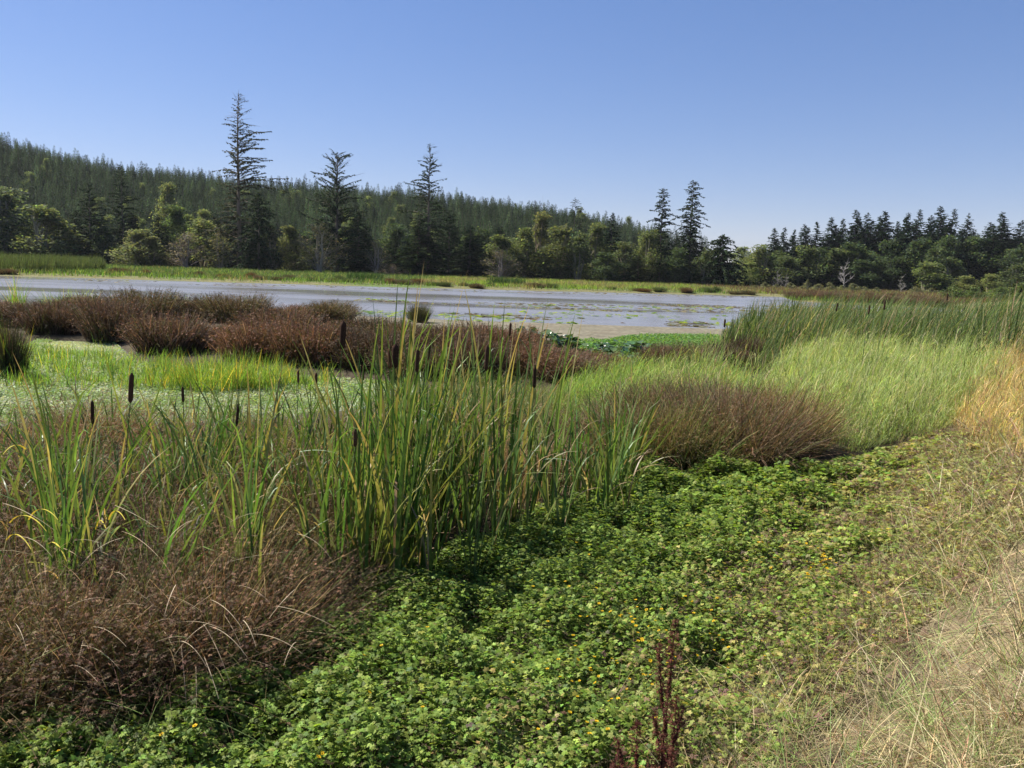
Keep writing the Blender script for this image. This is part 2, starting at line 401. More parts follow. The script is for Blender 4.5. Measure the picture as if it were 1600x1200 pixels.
def snag(name, seed, Ht=12, col=(0.15, 0.14, 0.125), nb=34):
    rd = random.Random(seed); mb = MB()
    P = [(rd.uniform(-.15, .15) * i, rd.uniform(-.15, .15) * i, Ht * i / 5) for i in range(6)]
    tube(mb, P, [0.14 * (1 - 0.17 * i) for i in range(6)], col, 6)
    for b in range(nb):
        f = rd.uniform(0.15, 0.95); i = int(f * 5); s = P[i]; a = rd.uniform(0, 6.283); l = Ht * 0.32 * (1.1 - f) * rd.uniform(.5, 1.2)
        q = (s[0] + math.cos(a) * l * .6, s[1] + math.sin(a) * l * .6, s[2] + l * 0.5); e = (q[0] + math.cos(a + .4) * l * .5, q[1] + math.sin(a + .4) * l * .5, q[2] + l * 0.5)
        tube(mb, [s, q, e], [0.035, 0.025, 0.015], col, 4)
        for j in range(5):
            a2 = a + rd.uniform(-1.2, 1.2); tube(mb, [q, (q[0] + math.cos(a2) * l * .4, q[1] + math.sin(a2) * l * .4, q[2] + l * rd.uniform(0, .5))], [0.04, 0.015], col, 3)
    return mb.obj(name, M_bark)

def place_tree(pr, u, vtop, D, label, group=None, cat='tree', width=None, protoH=30, protoR=4.5, rz=0, color=None, vb=None):
    top = at(u, vtop, D); x = top[0]; z0 = h1(x, D) - 0.15
    # trunk stands upright at (x, D); the picture's roll makes tops lean by itself
    hh = max(1.0, top[2] - z0); sz = hh / protoH
    sx = sz if width is None else (width / FPX * D / 2) / protoR
    o = pr.place((x, D, z0), rz, (sx, sx, sz), label, group, color); tag(o, cat=cat); return o

rd0 = random.Random(5)
# --- hero trees, each built for itself
def hero(name, u, vtop, D, label, width, cat='spruce tree', **k):
    top = at(u, vtop, D); x = top[0]; z0 = h1(x, D) - 0.2; Ht = top[2] - z0
    k['spray'] = k.get('spray', .85) * .8; k['per'] = int(k.get('per', 22) * 1.6)
    r = conifer(name, Ht=Ht, Rad=1.35 * width / FPX * D / 2, **k); r.location = (x, D, z0); tag(r, label, cat); return r
hero('tall_spruce', 371, 145, 232, 'tallest spruce with a long bare trunk and a thin half-dead broken-looking top', 108, seed=11, start=0.08, nb=270, per=34, p=0.45, spray=1.0, trunk_r=0.75,
     sparse=lambda q: 0.75 if q < .40 else (1.0 if q < .8 else 0.5), side=0.0, droop=0.45, trunkcol=(0.22, 0.17, 0.13), wood=0.09, cols=[(0.035, 0.048, 0.026), (0.05, 0.06, 0.03), (0.075, 0.075, 0.04)])
hero('hanging_spruce', 404, 300, 226, 'dark drooping spruce close against the right side of the tallest bare-trunked spruce', 68, seed=12, nb=190, per=26, droop=0.9, spray=1.0, p=0.55)
hero('spruce_tree', 527, 240, 235, 'broad dark spruce with a ragged spreading top between the tallest spruce and the thin-topped one', 92, seed=13, start=0.05, nb=230, per=34, p=0.42, spray=1.05, trunk_r=0.6, up=0.35,
     sparse=lambda q: 1 if q < .6 else 0.8, droop=0.45, wood=0.09)
hero('spruce_tree', 672, 224, 238, 'thin-topped spruce with a bare spire and sparse feathery upper branches', 58, seed=14, start=0.12, nb=210, per=26, p=0.38, spray=0.9, trunk_r=0.5,
     sparse=lambda q: 1 if q < .4 else (0.8 if q < .85 else 0.3), droop=0.4, wood=0.07)
hero('spruce_tree', 1037, 294, 250, 'shorter of the two lone pointed spruces left of the gap in the treeline', 46, seed=15, start=0.08, nb=200, per=34, p=0.55, trunk_r=0.45, droop=0.65)
hero('spruce_tree', 1084, 281, 248, 'taller of the two lone pointed spruces left of the gap in the treeline', 58, seed=16, start=0.08, nb=230, per=36, p=0.6, trunk_r=0.5, droop=0.7, wood=0.07)
hero('spruce_tree', 899, 309, 340, 'small spruce top poking up alone on the middle of the ridge line', 44, seed=17, nb=150, per=24, p=0.6)
hero('spruce_tree', 1130, 367, 236, 'wide drooping dark spruce at the right end of the left-hand treeline', 74, seed=18, nb=200, per=36, p=0.6, spray=1.1, droop=0.8)
hero('spruce_tree', 1514, 332, 330, 'lone slim spruce showing sky on both sides in the right-hand wood', 34, seed=19, nb=150, per=26, p=0.6)
hero('spruce_tree', 703, 328, 250, 'dark full spruce just right of the thin-topped spruce', 66, seed=20, nb=190, per=34, p=0.7)
hero('spruce_tree', 189, 257, 262, 'tall narrow dark conifer standing over the left part of the treeline', 46, seed=21, nb=180, per=34, p=0.6)
hero('spruce_tree', 138, 286, 245, 'dense dark conifer right of the big rounded alder at the left', 62, seed=22, nb=190, per=36, p=0.55)

# --- shared prototypes
CON = [Proto(conifer('spruce_tree', 30 + i, nb=210, per=44, p=[.9, 1.0, .85, 1.1, .95][i], Rad=5.8, irr=.14, droop=[.7, .9, .6, .8, 1.0][i], spray=.75)) for i in range(5)]
PAL_L = [(0.115, 0.142, 0.078), (0.160, 0.185, 0.102), (0.082, 0.105, 0.058)]
BRD = [Proto(broadleaf('alder_tree', 50 + i, cols=PAL_L, leaves=[5600, 5200, 4800, 5200, 4600][i], nl=[22, 26, 18, 28, 20][i])) for i in range(5)]
GRY = [Proto(broadleaf('bare_alder', 60 + i, cols=[(0.15, 0.14, 0.105), (0.19, 0.175, 0.12), (0.115, 0.11, 0.08)], leaves=3000, nl=18, bare=0.35, lsz=0.30, barkc=(0.26, 0.23, 0.21))) for i in range(2)]
for p_ in CON: tag(p_.root, cat='spruce tree')
for p_ in BRD + GRY: tag(p_.root, cat='tree')
cC = [(1, 1, 1), (1.15, 1.1, 1.0), (0.9, 0.95, 1.05), (1.25, 1.2, 0.95)]
TAL = [Proto(broadleaf('alder_tree', 70 + i, Ht=24, Rad=6.5, cols=PAL_L, leaves=8500, nl=38, low=.06, lsz=.46)) for i in range(3)]
for p_ in TAL: tag(p_.root, cat='tree')
def T(kind, u, v, wpx, D, label, col=None, group=None):
    i = rd0.randrange(9)
    wpx = wpx * (1.55 if kind == 'b' else 1.3 if kind == 'c' else 1.35)
    if kind == 'b' and (445 - v) / wpx > 1.25: return place_tree(TAL[i % 3], u, v, D, label, group, 'tree', wpx, 24, 6.5, rd0.uniform(0, 6), col or (1, 1, 1))
    if kind == 'c': return place_tree(CON[i % 5], u, v, D, label, group, 'spruce tree', wpx, 30, 4.6, rd0.uniform(0, 6), col or rd0.choice(cC))
    if kind == 'g': return place_tree(GRY[i % 2], u, v, D, label, group, 'tree', wpx, 14, 5.5, rd0.uniform(0, 6), col or (1, 1, 1))
    return place_tree(BRD[i % 5], u, v, D, label, group, 'tree', wpx, 14, 5.5, rd0.uniform(0, 6), col or (1, 1, 1))
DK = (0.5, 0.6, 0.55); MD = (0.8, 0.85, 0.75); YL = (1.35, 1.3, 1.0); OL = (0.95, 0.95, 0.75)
T('b', 2, 290, 90, 238, 'dark rounded tree cut by the left edge of the view', (0.8, .85, .9))
T('b', 72, 318, 92, 236, 'big rounded olive alder with sunlit top near the left edge', (1.15, 1.12, .95))
T('c', 118, 340, 44, 250, 'small dark conifer behind the big rounded olive alder')
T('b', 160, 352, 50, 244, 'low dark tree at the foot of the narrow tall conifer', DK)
T('b', 214, 356, 66, 226, 'pale grey-green alder standing apart in front of dark conifers', (1.3, 1.2, 1.1))
T('b', 236, 366, 40, 224, 'small pale bush-like alder beside the lone grey-green alder', (1.35, 1.2, 1.05))
T('b', 275, 316, 56, 262, 'dark-bellied rounded tree with a bright green cap', (0.85, 1.0, .7))
T('b', 262, 277, 44, 330, 'light green tree halfway up the left hillside', YL)
T('b', 318, 322, 40, 300, 'yellow-green round tree on the lower slope left of the tallest spruce', YL)
T('b', 296, 330, 30, 290, 'light green tree beside the dark-bellied rounded tree', (1.2, 1.25, .9))
T('g', 290, 362, 74, 230, 'grey leafless-looking thicket tree left of the tallest spruce', (1, .95, .98))
T('b', 318, 340, 62, 240, 'pale yellow-green alder behind the grey thicket tree', YL)
T('g', 343, 348, 40, 233, 'slim pale alder with thin foliage right beside the tallest trunk', (1.15, 1.15, .95))
T('g', 426, 358, 40, 228, 'grey thin alder just right of the drooping spruce', (1, 1, .95))
T('b', 455, 348, 50, 232, 'pale olive alder with a yellow side between two tall spruces', (1.3, 1.2, 1))
T('g', 498, 344, 84, 226, 'wide pale grey-green alder in front of the broad ragged-topped spruce', (1.1, 1.1, .95))
T('c', 560, 330, 60, 246, 'mid-height conifer right of the broad ragged-topped spruce')
T('g', 588, 372, 44, 232, 'grey bare twiggy tree left of the thin-topped spruce')
T('c', 618, 368, 36, 244, 'young green conifer behind the brown low thicket')
T('c', 655, 345, 74, 236, 'full green spruce below the thin-topped spruce', (1.4, 1.4, 1.1))
T('g', 610, 413, 60, 222, 'low brown leafless thicket at the edge of the far meadow', (.8, .72, .7))
T('c', 735, 352, 56, 244, 'dark conifer left of the grey bare rounded tree')
T('g', 782, 388, 66, 224, 'grey bare rounded tree in front of the dark wood at centre', (.85, .82, .85))
T('b', 786, 364, 56, 240, 'olive alder above the grey bare rounded tree', OL)
T('b', 846, 326, 50, 262, 'tall yellow-olive alder reaching the ridge line at centre', (1.2, 1.05, .8))
T('b', 820, 352, 50, 244, 'round olive tree in the centre of the treeline', OL)
T('b', 878, 350, 66, 242, 'broad olive alder right of the tall yellow-olive one', (1.0, .95, .75))
T('b', 905, 362, 50, 238, 'dark olive tree below the lone ridge-line spruce', MD)
T('b', 932, 344, 52, 246, 'olive-topped alder left of the pointed dark conifer on the slope', OL)
T('c', 957, 332, 42, 256, 'pointed dark conifer rising just above the ridge line right of centre')
T('b', 978, 376, 52, 236, 'round dark olive tree right of the pointed dark conifer', (.85, .85, .7))
T('b', 1014, 356, 46, 244, 'flat-topped olive tree left of the shorter lone spruce', (.9, .9, .7))
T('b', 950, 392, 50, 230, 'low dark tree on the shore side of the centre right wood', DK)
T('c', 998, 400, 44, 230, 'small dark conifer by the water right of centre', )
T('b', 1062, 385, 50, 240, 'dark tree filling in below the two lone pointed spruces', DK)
T('b', 1104, 388, 44, 238, 'dark olive tree between the taller lone spruce and the wide drooping one', MD)
T('b', 1158, 384, 40, 420, 'small distant pale tree seen in the gap of the treeline', (1.5, 1.5, 1.1))
T('b', 1180, 392, 44, 400, 'distant light green tree low in the gap of the treeline', (1.4, 1.45, 1.1))
T('b', 1190, 380, 46, 262, 'pale olive alder at the left end of the right-hand wood', (1.25, 1.2, .95))
T('b', 1172, 408, 34, 250, 'low pale green bush-like tree at the gap in the treeline', (1.3, 1.3, .95))
for k, (u, v, wd) in enumerate([(1211, 356, 32), (1226, 355, 28), (1242, 358, 26), (1257, 350, 30), (1277, 346, 34), (1301, 339, 36), (1318, 341, 30), (1339, 327, 40), (1356, 332, 32), (1385, 329, 46), (1404, 345, 30),
                                (1421, 332, 34), (1437, 327, 34), (1455, 336, 34), (1471, 322, 44), (1491, 326, 34), (1552, 352, 34), (1568, 331, 44), (1597, 344, 44), (1630, 335, 50), (1535, 372, 36), (1371, 350, 40)]):
    T('c', u, v, wd * 1.25, 285 + (k * 37) % 40, 'dark spruce among the close-standing pointed tops of the right-hand wood', (.85, .95, 1.05), 'dark spruces of the right-hand wood')
T('b', 1268, 382, 58, 262, 'round dark olive tree low in the left part of the right-hand wood', (.95, 1.0, .85))
T('b', 1232, 398, 48, 258, 'small dark tree right of the pale olive alder', MD)
T('b', 1315, 386, 50, 262, 'olive tree with a pale dead stem in the right-hand wood', (.9, .95, .75))
T('b', 1356, 404, 54, 256, 'dark green tree in the lower middle of the right-hand wood', DK)
T('b', 1398, 400, 50, 256, 'shadowy tree behind the whitish dead tree', DK)
T('b', 1452, 408, 60, 244, 'green-grey broad tree right of the whitish dead tree', (1.1, 1.15, .85))
T('b', 1490, 400, 50, 256, 'dark green tree behind the pale olive bushes at the right', MD)
T('b', 1514, 430, 40, 236, 'pale yellow-olive round bush left of its smaller twin at the right', (1.5, 1.4, 1.0))
T('b', 1549, 427, 34, 240, 'smaller pale yellow-olive round bush at the right', (1.5, 1.45, 1.0))
T('b', 1590, 410, 60, 250, 'dark tree at the right edge of the view', MD)
T('b', 1470, 374, 60, 300, 'mid-green tree crown in the middle of the right-hand wood', (.9, 1.1, .8))
# --- background fill rows of the treeline
FU = np.arange(-60, 1680, 22)
for k, u in enumerate(FU):
    line = np.interp(u, [0, 250, 600, 900, 1100, 1150, 1200, 1400, 1700], [330, 345, 355, 375, 405, 430, 395, 375, 375])
    if 1138 < u < 1182: continue
    kind = 'c' if rd0.random() < 0.6 else 'b'
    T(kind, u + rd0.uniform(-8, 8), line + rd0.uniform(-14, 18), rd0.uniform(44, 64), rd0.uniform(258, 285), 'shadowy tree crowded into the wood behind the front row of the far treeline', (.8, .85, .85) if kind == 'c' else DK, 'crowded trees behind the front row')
for k, u in enumerate(np.arange(1190, 1660, 11)):
    T('c', u + rd0.uniform(-6, 6), np.interp(u, [1190, 1260, 1340, 1500, 1660], [378, 362, 342, 346, 352]) + rd0.uniform(-9, 22), 52, 300 + rd0.uniform(0, 40), 'dark spruce among the close-standing pointed tops of the right-hand wood', (.8, .9, 1.0), 'dark spruces of the right-hand wood')
for k, u in enumerate(np.arange(1200, 1660, 24)):
    T('b', u + rd0.uniform(-8, 8), 396 + rd0.uniform(-14, 14), 44, rd0.uniform(262, 285), 'rounded dark green tree in the low body of the right-hand wood', (.75, .85, .7), 'rounded trees low in the right-hand wood')
# snags
def sn(u, v, D, wd, seed, label, col=(0.20, 0.185, 0.16)):
    top = at(u, v, D); z0 = h1(top[0], D) - 0.1; o = snag('dead_tree', seed, top[2] - z0, col); o.location = (top[0], D, z0); tag(o, label, 'dead tree')
sn(1216, 420, 230, 20, 1, 'whitish dead tree left of its twin by the gap in the treeline')
sn(1229, 426, 232, 20, 2, 'smaller whitish dead tree right of its twin by the gap in the treeline')
sn(1411, 428, 215, 30, 3, 'pale leafless dead tree in front of the right-hand wood')
sn(848, 305, 420, 6, 4, 'thin bare dead trunk sticking up on the ridge line at centre', (0.2, 0.19, 0.18))
sn(1322, 402, 250, 6, 5, 'thin pale dead trunk inside the right-hand wood', (0.4, .37, .33))

# pale broadleaf trees standing among the hillside conifers
rh = random.Random(17)
for k in range(46):
    u = rh.uniform(-20, 1120); yy = rh.uniform(315, 520); p = at(u, 300, yy); zz = h1(p[0], yy); c_ = rh.uniform(.9, 1.5)
    BRD[k % 5].place((p[0], yy, zz), rh.uniform(0, 6), (rh.uniform(.8, 1.4),) * 2 + (rh.uniform(.8, 1.2),), 'light green rounded tree scattered among the dark hillside conifers', 'light trees on the hillside', (c_, c_ * 1.02, c_ * .8))
# --- hillside of young conifers
def hill_conifer_mb(seed, n=360):
    rg = np.random.RandomState(seed); mb = MB(); Ht = 14.0; Rr = 3.7
    tube(mb, [(0, 0, 0), (0, 0, Ht * .6), (0, 0, Ht)], [.18, .1, .02], (0.1, 0.08, 0.06), 4)
    q = np.sort(rg.uniform(0.0, 1, n)) ** 0.9; r = Rr * (1 - q) ** 0.62 * rg.uniform(0.25, 1, n); a = rg.uniform(0, 6.283, n)
    pos = np.stack([np.cos(a) * r * .6, np.sin(a) * r * .6, Ht * (0.04 + 0.94 * q)], 1)
    scat(mb, *KITE, pos, a, rg.uniform(-.5, .45, n), rg.uniform(-.8, .8, n), (0.4 + 1.0 * (1 - q)) * rg.uniform(.7, 1.2, n), jit(rg, pick(rg, [(0.033, 0.056, 0.030), (0.048, 0.073, 0.035), (0.062, 0.088, 0.040)], [2, 2, 1], n), n, 0.15))
    return mb
def build_hill():
    rg = np.random.RandomState(7); hv = [hill_conifer_mb(80 + i) for i in range(5)]
    X = []; Y = []
    y = 305.0
    while y < 635:
        x = -0.68 * y - 30
        while x < 0.68 * y + 30:
            X.append(x + rg.uniform(-2.4, 2.4)); Y.append(y + rg.uniform(-2.4, 2.4)); x += 4.9
        y += 5.6
    X = np.array(X); Y = np.array(Y); Z = H(X, Y)
    vis = (Z + 14) / Y * 300 > 18
    X, Y, Z = X[vis], Y[vis], Z[vis]
    s = np.clip(.85 * np.exp(rg.normal(0, .12, len(X))), .45, 1.5) * (1 + .18 * nz(X, Y, 45, 3)); yaw = rg.uniform(0, 6.28, len(X))
    # the individually built ones: the nearest rows that rise clear of the treeline
    px = (Z + 13 * s - 3) / Y
    cand = np.where((px > 0.085 + 0.03 * (X < -60)) & (Y < 520) & (np.abs(X / Y) < 0.62))[0]
    ind = cand[np.argsort(Y[cand])][:290]
    isind = np.zeros(len(X), bool); isind[ind] = True
    protos = [Proto(tag(hv[i].obj('young_conifer', M_needle), cat='conifer')) for i in range(5)]
    for j, k in enumerate(ind):
        c = 1 + 0.25 * rg.normal(); c = min(max(c, .7), 1.6)
        protos[j % 5].place((X[k], Y[k], Z[k]), yaw[k], (s[k],) * 3, 'young dark green conifer on the forested hillside above the treeline', 'young conifers on the hillside', (c, c, c * .95))
    mb = MB()
    for v in range(5):
        k = np.where((~isind) & (np.arange(len(X)) % 5 == v))[0]
        V = np.concatenate(hv[v].V); F = np.concatenate(hv[v].F); C = np.concatenate(hv[v].C); n = len(k)
        c, si = np.cos(yaw[k])[:, None], np.sin(yaw[k])[:, None]
        P = np.stack([(V[None, :, 0] * c - V[None, :, 1] * si) * s[k][:, None] + X[k][:, None], (V[None, :, 0] * si + V[None, :, 1] * c) * s[k][:, None] + Y[k][:, None], V[None, :, 2] * s[k][:, None] + Z[k][:, None]], 2)
        cc = C[None] * (np.exp(rg.normal(0, .34, n)) * (1 + .22 * nz(X[k], Y[k], 60, 9)))[:, None, None] * np.where(rg.uniform(0, 1, n) < .05, 1.8, 1)[:, None, None]
        mb.add(P.reshape(-1, 3), (F[None] + (np.arange(n) * len(V))[:, None, None]).reshape(-1, 4), cc.reshape(-1, 3))
    tag(mb.obj('hillside_forest', M_needle), 'dense young conifer forest covering the far hill up to the ridge', 'forest', kind='stuff')
build_hill()

# ------------------------------------------------------------------ far bank
def build_far():
    rg = np.random.RandomState(21); mb = MB()
    P = poly([(-200, 405), (0, 403), (700, 431.5), (1150, 447), (1600, 461), (1700, 470), (1480, 481), (1330, 476), (1238, 469.5), (1222, 463.5), (1160, 461.5), (1000, 457.5), (700, 450.5), (520, 445.5), (350, 440.5), (120, 433.5), (0, 430.5), (-250, 423.5)])
    def dens(x, y): return np.clip(0.65 + 0.5 * nz(x, y, 9, 2), 0.1, 1) * np.clip(200 / y, 0.3, 1.3) ** 1.5
    x, y = sample(P, 7.0, rg, dens); n = len(x)
    k = nz(x, y, 22, 31); sl = sdf(x, y, LAKE)
    c = np.where((k > 0.1)[:, None], np.array(YGRN) * 1.05, np.array([0.26, 0.225, 0.11]))
    c = np.where(((sl < 5) & (k > -0.7))[:, None], np.array([0.13, 0.22, 0.04]), c)
    c = np.where(((rg.uniform(0, 1, n) < .18))[:, None], np.array(OLV), c)
    right = x > 48
    c = np.where((right & (rg.uniform(0, 1, n) < .8))[:, None], np.array([0.13, 0.085, 0.055]), c)
    left = (x < -18) & (sl > 5) & (rg.uniform(0, 1, n) < .75); c = np.where(left[:, None], np.array([0.075, 0.125, 0.04]), c)
    ribbons(mb, rg, wpt(x, y), rg.uniform(0, 6.28, n), rg.uniform(0, .5, n), rg.uniform(.4, .95, n) * (1 + .3 * nz(x, y, 6, 8)), rg.uniform(0, .7, n), 0.10, jit(rg, c, n, .2), seg=2)
    tag(mb.obj('far_meadow_grass', M_grass), 'green and tan marsh grass covering the far bank below the trees', 'grass', kind='stuff')
    mb = MB()
    P = poly([(-60, 427.5), (0, 428.5), (60, 430.5), (165, 428.5), (150, 423), (60, 420), (-60, 416)])
    x, y = sample(P, 24, rg); n = len(x)
    ribbons(mb, rg, wpt(x, y), rg.normal(0, .8, n), rg.uniform(0, .2, n), rg.uniform(1.3, 2.5, n) * (1 + .3 * nz(x, y, 7, 2)), rg.uniform(0, .4, n), 0.08, jit(rg, (0.06, 0.08, 0.035), n, .3), seg=3)
    for (u, v, rad) in [(568, 446, 2.8), (790, 452, 3.0), (40, 430, 3)]:
        p = gnd(u, v - 2, 0); a = rg.uniform(0, 6.28, 700); r = rad * np.sqrt(rg.uniform(0, 1, 700))
        xx = p[0] + r * np.cos(a) * 1.2; yy = p[1] + 1.5 + r * np.sin(a) * .8
        ribbons(mb, rg, wpt(xx, yy), rg.uniform(0, 6.28, 700), rg.uniform(0, .2, 700), rg.uniform(1.2, 1.9, 700), rg.uniform(0, .4, 700), 0.08, jit(rg, (0.045, 0.085, 0.03), 700, .18), seg=3)
    tag(mb.obj('far_reed_bed', M_grass), 'dark green upright reeds standing in beds on the far shore', 'reeds', kind='stuff')
build_far()

# ------------------------------------------------------------------ rush tussocks
STAR = compound([0, 1.3, 2.6, 3.9, 5.1], [1, .8, 1, .7, .9], 0.2)
def rush(name, seed, n=2500, rad=0.5, Ht=1.1, w=0.006, spread=0.75, pal=(BROWN, RED, STRAW, GRN), pr=(5, 3, 1.2, 2), seeds=0.5, ssz=0.03, seg=4, wind=0.05, flop=0.10, reps=3, scol=(0.165, 0.102, 0.062)):
    rg = np.random.RandomState(seed)
    root = empty(name); mb = MB(); sb = MB()
    a = rg.uniform(0, 6.283, n); r = rad * rg.uniform(0, 1, n) ** .6 * (0.9 + .15 * np.sin(3 * a + seed))
    base = np.stack([r * np.cos(a), r * np.sin(a), np.full(n, -0.02)], 1)
    az = a + rg.normal(0, 1.0, n); lean = spread * (r / rad) ** 1.3 * rg.uniform(.3, 1.0, n)
    L = Ht * rg.uniform(.6, 1.08, n) * (1 + .12 * np.sin(2 * a + seed)); cv = rg.uniform(.0, .55, n) + wind
    fl = rg.uniform(0, 1, n) < flop; cv = np.where(fl, rg.uniform(.8, 2.0, n), cv)
    col = jit(rg, pick(rg, pal, pr, n), n, .3)
    P = ribbons(mb, rg, base, az, lean, L, cv, w * rg.uniform(.7, 1.3, n), col, seg=seg, tip=.35, tw=1.5)
    o = mb.obj('stems', M_dry, root)
    k = np.where(rg.uniform(0, 1, n) < seeds)[0]; m = len(k)
    if m:
        f = rg.uniform(.72, .98, m)[:, None]; i = np.minimum((f * seg).astype(int), seg - 1)[:, 0]; fr = f * seg - i[:, None]
        pos = P[k, i] * (1 - fr) + P[k, i + 1] * fr
        for rep in range(reps):
            scat(sb, *STAR, pos + rg.normal(0, ssz * .8, (m, 3)), rg.uniform(0, 6.28, m), rg.uniform(-.9, .9, m), rg.uniform(-.9, .9, m), ssz * .55 * rg.uniform(.5, 1.3, m), jit(rg, scol, m, .3))
        sb.obj('seed_clusters', M_dry, root)
    tag(root, cat='rush clump')
    return root

RB = ((0.155, 0.10, 0.075), (0.20, 0.125, 0.09), STRAW, OLV)
MIDR = [Proto(rush('rush_tussock', 100 + i, n=1900, rad=0.85, Ht=1.15, w=0.022, pal=((0.125, 0.092, 0.07), (0.17, 0.125, 0.095), TAN, OLV, (.055,.05,.035)), pr=(5, 3, 1.4, [1.5, 4, 2.5][i], 1.5), seeds=.6, ssz=.07, seg=3)) for i in range(3)]
DRKR = Proto(rush('rush_tussock', 110, n=1700, rad=0.8, Ht=1.15, w=0.022, pal=((0.075, 0.07, 0.045), OLV, BROWN), pr=(3, 3, 1.5), seeds=.2, ssz=.05, seg=3, spread=.9))
mids = [  # u, v of the base, scale xy, scale z, kind, label
 (-10, 508, 1.6, 1.0, 0, 'brown rush tussock cut by the left edge behind the pale pond'),
 (55, 512, 1.9, 1.05, 1, 'brown rush tussock at the far left end of the pond, second from the edge'),
 (88, 524, 1.35, .95, 2, 'dark-footed rush tussock on the left bank of the pale pond opening'),
 (135, 508, 1.8, 1.05, 1, 'brown rush tussock behind the pale duckweed opening of the pond'),
 (175, 532, 1.35, 1.15, 0, 'dark brown rush tussock bulging toward the pond right of the duckweed opening'),
 (225, 505, 1.9, 1.1, 2, 'brown rush tussock in the back row left of the near-black one'),
 (262, 498, 0.9, 0.95, 3, 'small near-black rush tussock in the back row of the brown rushes'),
 (300, 500, 1.6, 1.0, 1, 'brown rush tussock with yellow-green blades right of the near-black one'),
 (262, 553, 1.45, 1.0, 0, 'big rounded reddish rush tussock nearest the pond on its far side'),
 (330, 545, 1.5, 1.0, 2, 'reddish rush tussock second in the front row along the pond'),
 (370, 506, 1.9, 1.1, 0, 'brown rush tussock in the middle of the back row'),
 (395, 565, 1.35, 1.0, 0, 'reddish rush tussock overhanging the right part of the pond'),
 (440, 540, 1.7, 1.05, 2, 'reddish brown rush tussock behind the right end of the pond'),
 (455, 505, 1.9, 1.05, 1, 'brown rush tussock near the right end of the back row'),
 (515, 506, 1.8, 1.15, 0, 'grey-brown rush tussock ending the back row beside the open water'),
 (480, 572, 1.3, 1.0, 2, 'rush tussock behind the leaning thick cattail head'),
 (520, 552, 1.7, 1.0, 0, 'reddish rush tussock behind the left cattails'),
 (570, 540, 1.7, .95, 2, 'reddish rush tussock beside the mud at the end of the row'),
 (575, 578, 1.4, 1.0, 0, 'reddish rush tussock behind the tall cattail pair'),
 (625, 548, 1.7, 1.0, 2, 'reddish low rush tussock in front of the islet tussock'),
 (690, 556, 1.7, .95, 0, 'reddish low rush tussock right of the islet tussock'),
 (660, 590, 1.3, 1.0, 2, 'reddish rush tussock seen through the middle of the cattails'),
 (740, 560, 1.6, .95, 2, 'reddish low rush tussock behind the tallest cattail leaves'),
 (790, 566, 1.4, .9, 0, 'brown rush tussock left of the broad-leaved plants'),
 (735, 596, 1.2, .9, 0, 'brown rush tussock in the shade of the middle cattails'),
 (835, 590, 1.3, .85, 2, 'brown rush tussock in front of the broad-leaved plants'),
 (885, 596, 1.3, .85, 0, 'brown rush tussock between the cattails and the bright grass'),
 (655, 503, 0.80, 0.95, 3, 'lone dark rush tussock standing by the water on the mud edge'),
 (12, 586, 0.55, 1.25, 3, 'tall narrow dark rush clump with yellow tips at the left edge of the pond'),
 (1075, 583, 1.15, .75, 0, 'flattened reddish rush clump left of the right-hand cattail stand'),
 (1120, 578, 1.15, .85, 2, 'reddish rush clump at the foot of the right-hand cattail stand'),
 (1165, 574, 0.8, .95, 2, 'brown rush clump half inside the right-hand cattail stand'),
 (925, 585, 1.1, .7, 1, 'brown rush tussock left of the low group of broad leaves'),
 (1030, 580, 0.8, .55, 0, 'low reddish rush clump right of the second group of broad leaves'),
]
for (u, v, sx, sz, k, lab) in mids:
    p = gnd(u, v, 0.05); pr_ = DRKR if k == 3 else MIDR[k]
    z = h1(p[0], p[1]); rd_ = rd0.uniform(0, 6)
    c_ = rd0.choice([(.9, .85, .85), (.7, .68, .7), (.55, .56, .55), (.8, .9, .75), (1.05, .9, .85)])
    pr_.place((p[0], p[1], max(z, -.03)), rd_, (sx * .82, sx * .82, sz * rd0.uniform(.62, 1.25)), lab, None, c_)
# yellow-green blades among the back rows, and far shore tussocks
far_t = [(10, 429.5), (172, 431), (188, 431.5), (232, 433), (282, 435), (302, 436), (345, 438), (383, 439), (398, 440), (414, 440), (430, 441), (452, 441), (484, 442), (512, 443), (527, 444), (543, 444), (605, 446), (625, 447),
         (647, 448), (670, 449), (700, 449.5), (722, 450), (745, 451), (760, 451), (832, 452.5), (858, 453), (905, 454.5), (950, 456), (1000, 457), (1025, 457.5), (1070, 459), (1100, 459.5), (1125, 460), (1152, 461), (1175, 462)]
for i, (u, v) in enumerate(far_t):
    u += rd0.uniform(-8, 8); v -= abs(rd0.gauss(0, .6)); p = gnd(u, v, .1)
    DRKR.place((p[0], p[1] + .8, h1(p[0], p[1] + .8) - .02), rd0.uniform(0, 6), (rd0.uniform(.6, 2.2), rd0.uniform(.8, 1.3), rd0.uniform(.45, 1.0)), 'small dark rush tussock at the waterline of the far shore', 'dark rush tussocks along the far shore', rd0.choice([(1, .85, .85), (.8, 1.2, .8), (1, 1, 1), (1.2, .85, .8)]))
# right marsh sedges: brown clumps
for i, (u, v) in enumerate([(1245, 466), (1262, 469), (1285, 470), (1305, 472), (1330, 474), (1350, 475), (1375, 476), (1398, 477), (1420, 478), (1445, 478), (1470, 480), (1275, 463), (1320, 466), (1360, 468), (1400, 470), (1440, 473)]):
    p = gnd(u, v, .1)
    MIDR[i % 3].place((p[0], p[1] + .8, h1(p[0], p[1] + .8) - .02), rd0.uniform(0, 6), (1.8, 1.5, rd0.uniform(.8, 1.1)), 'brown sedge clump on the marshy point beyond the right-hand cattail stand', 'brown sedge clumps on the marshy point', (.85, .8, .8))
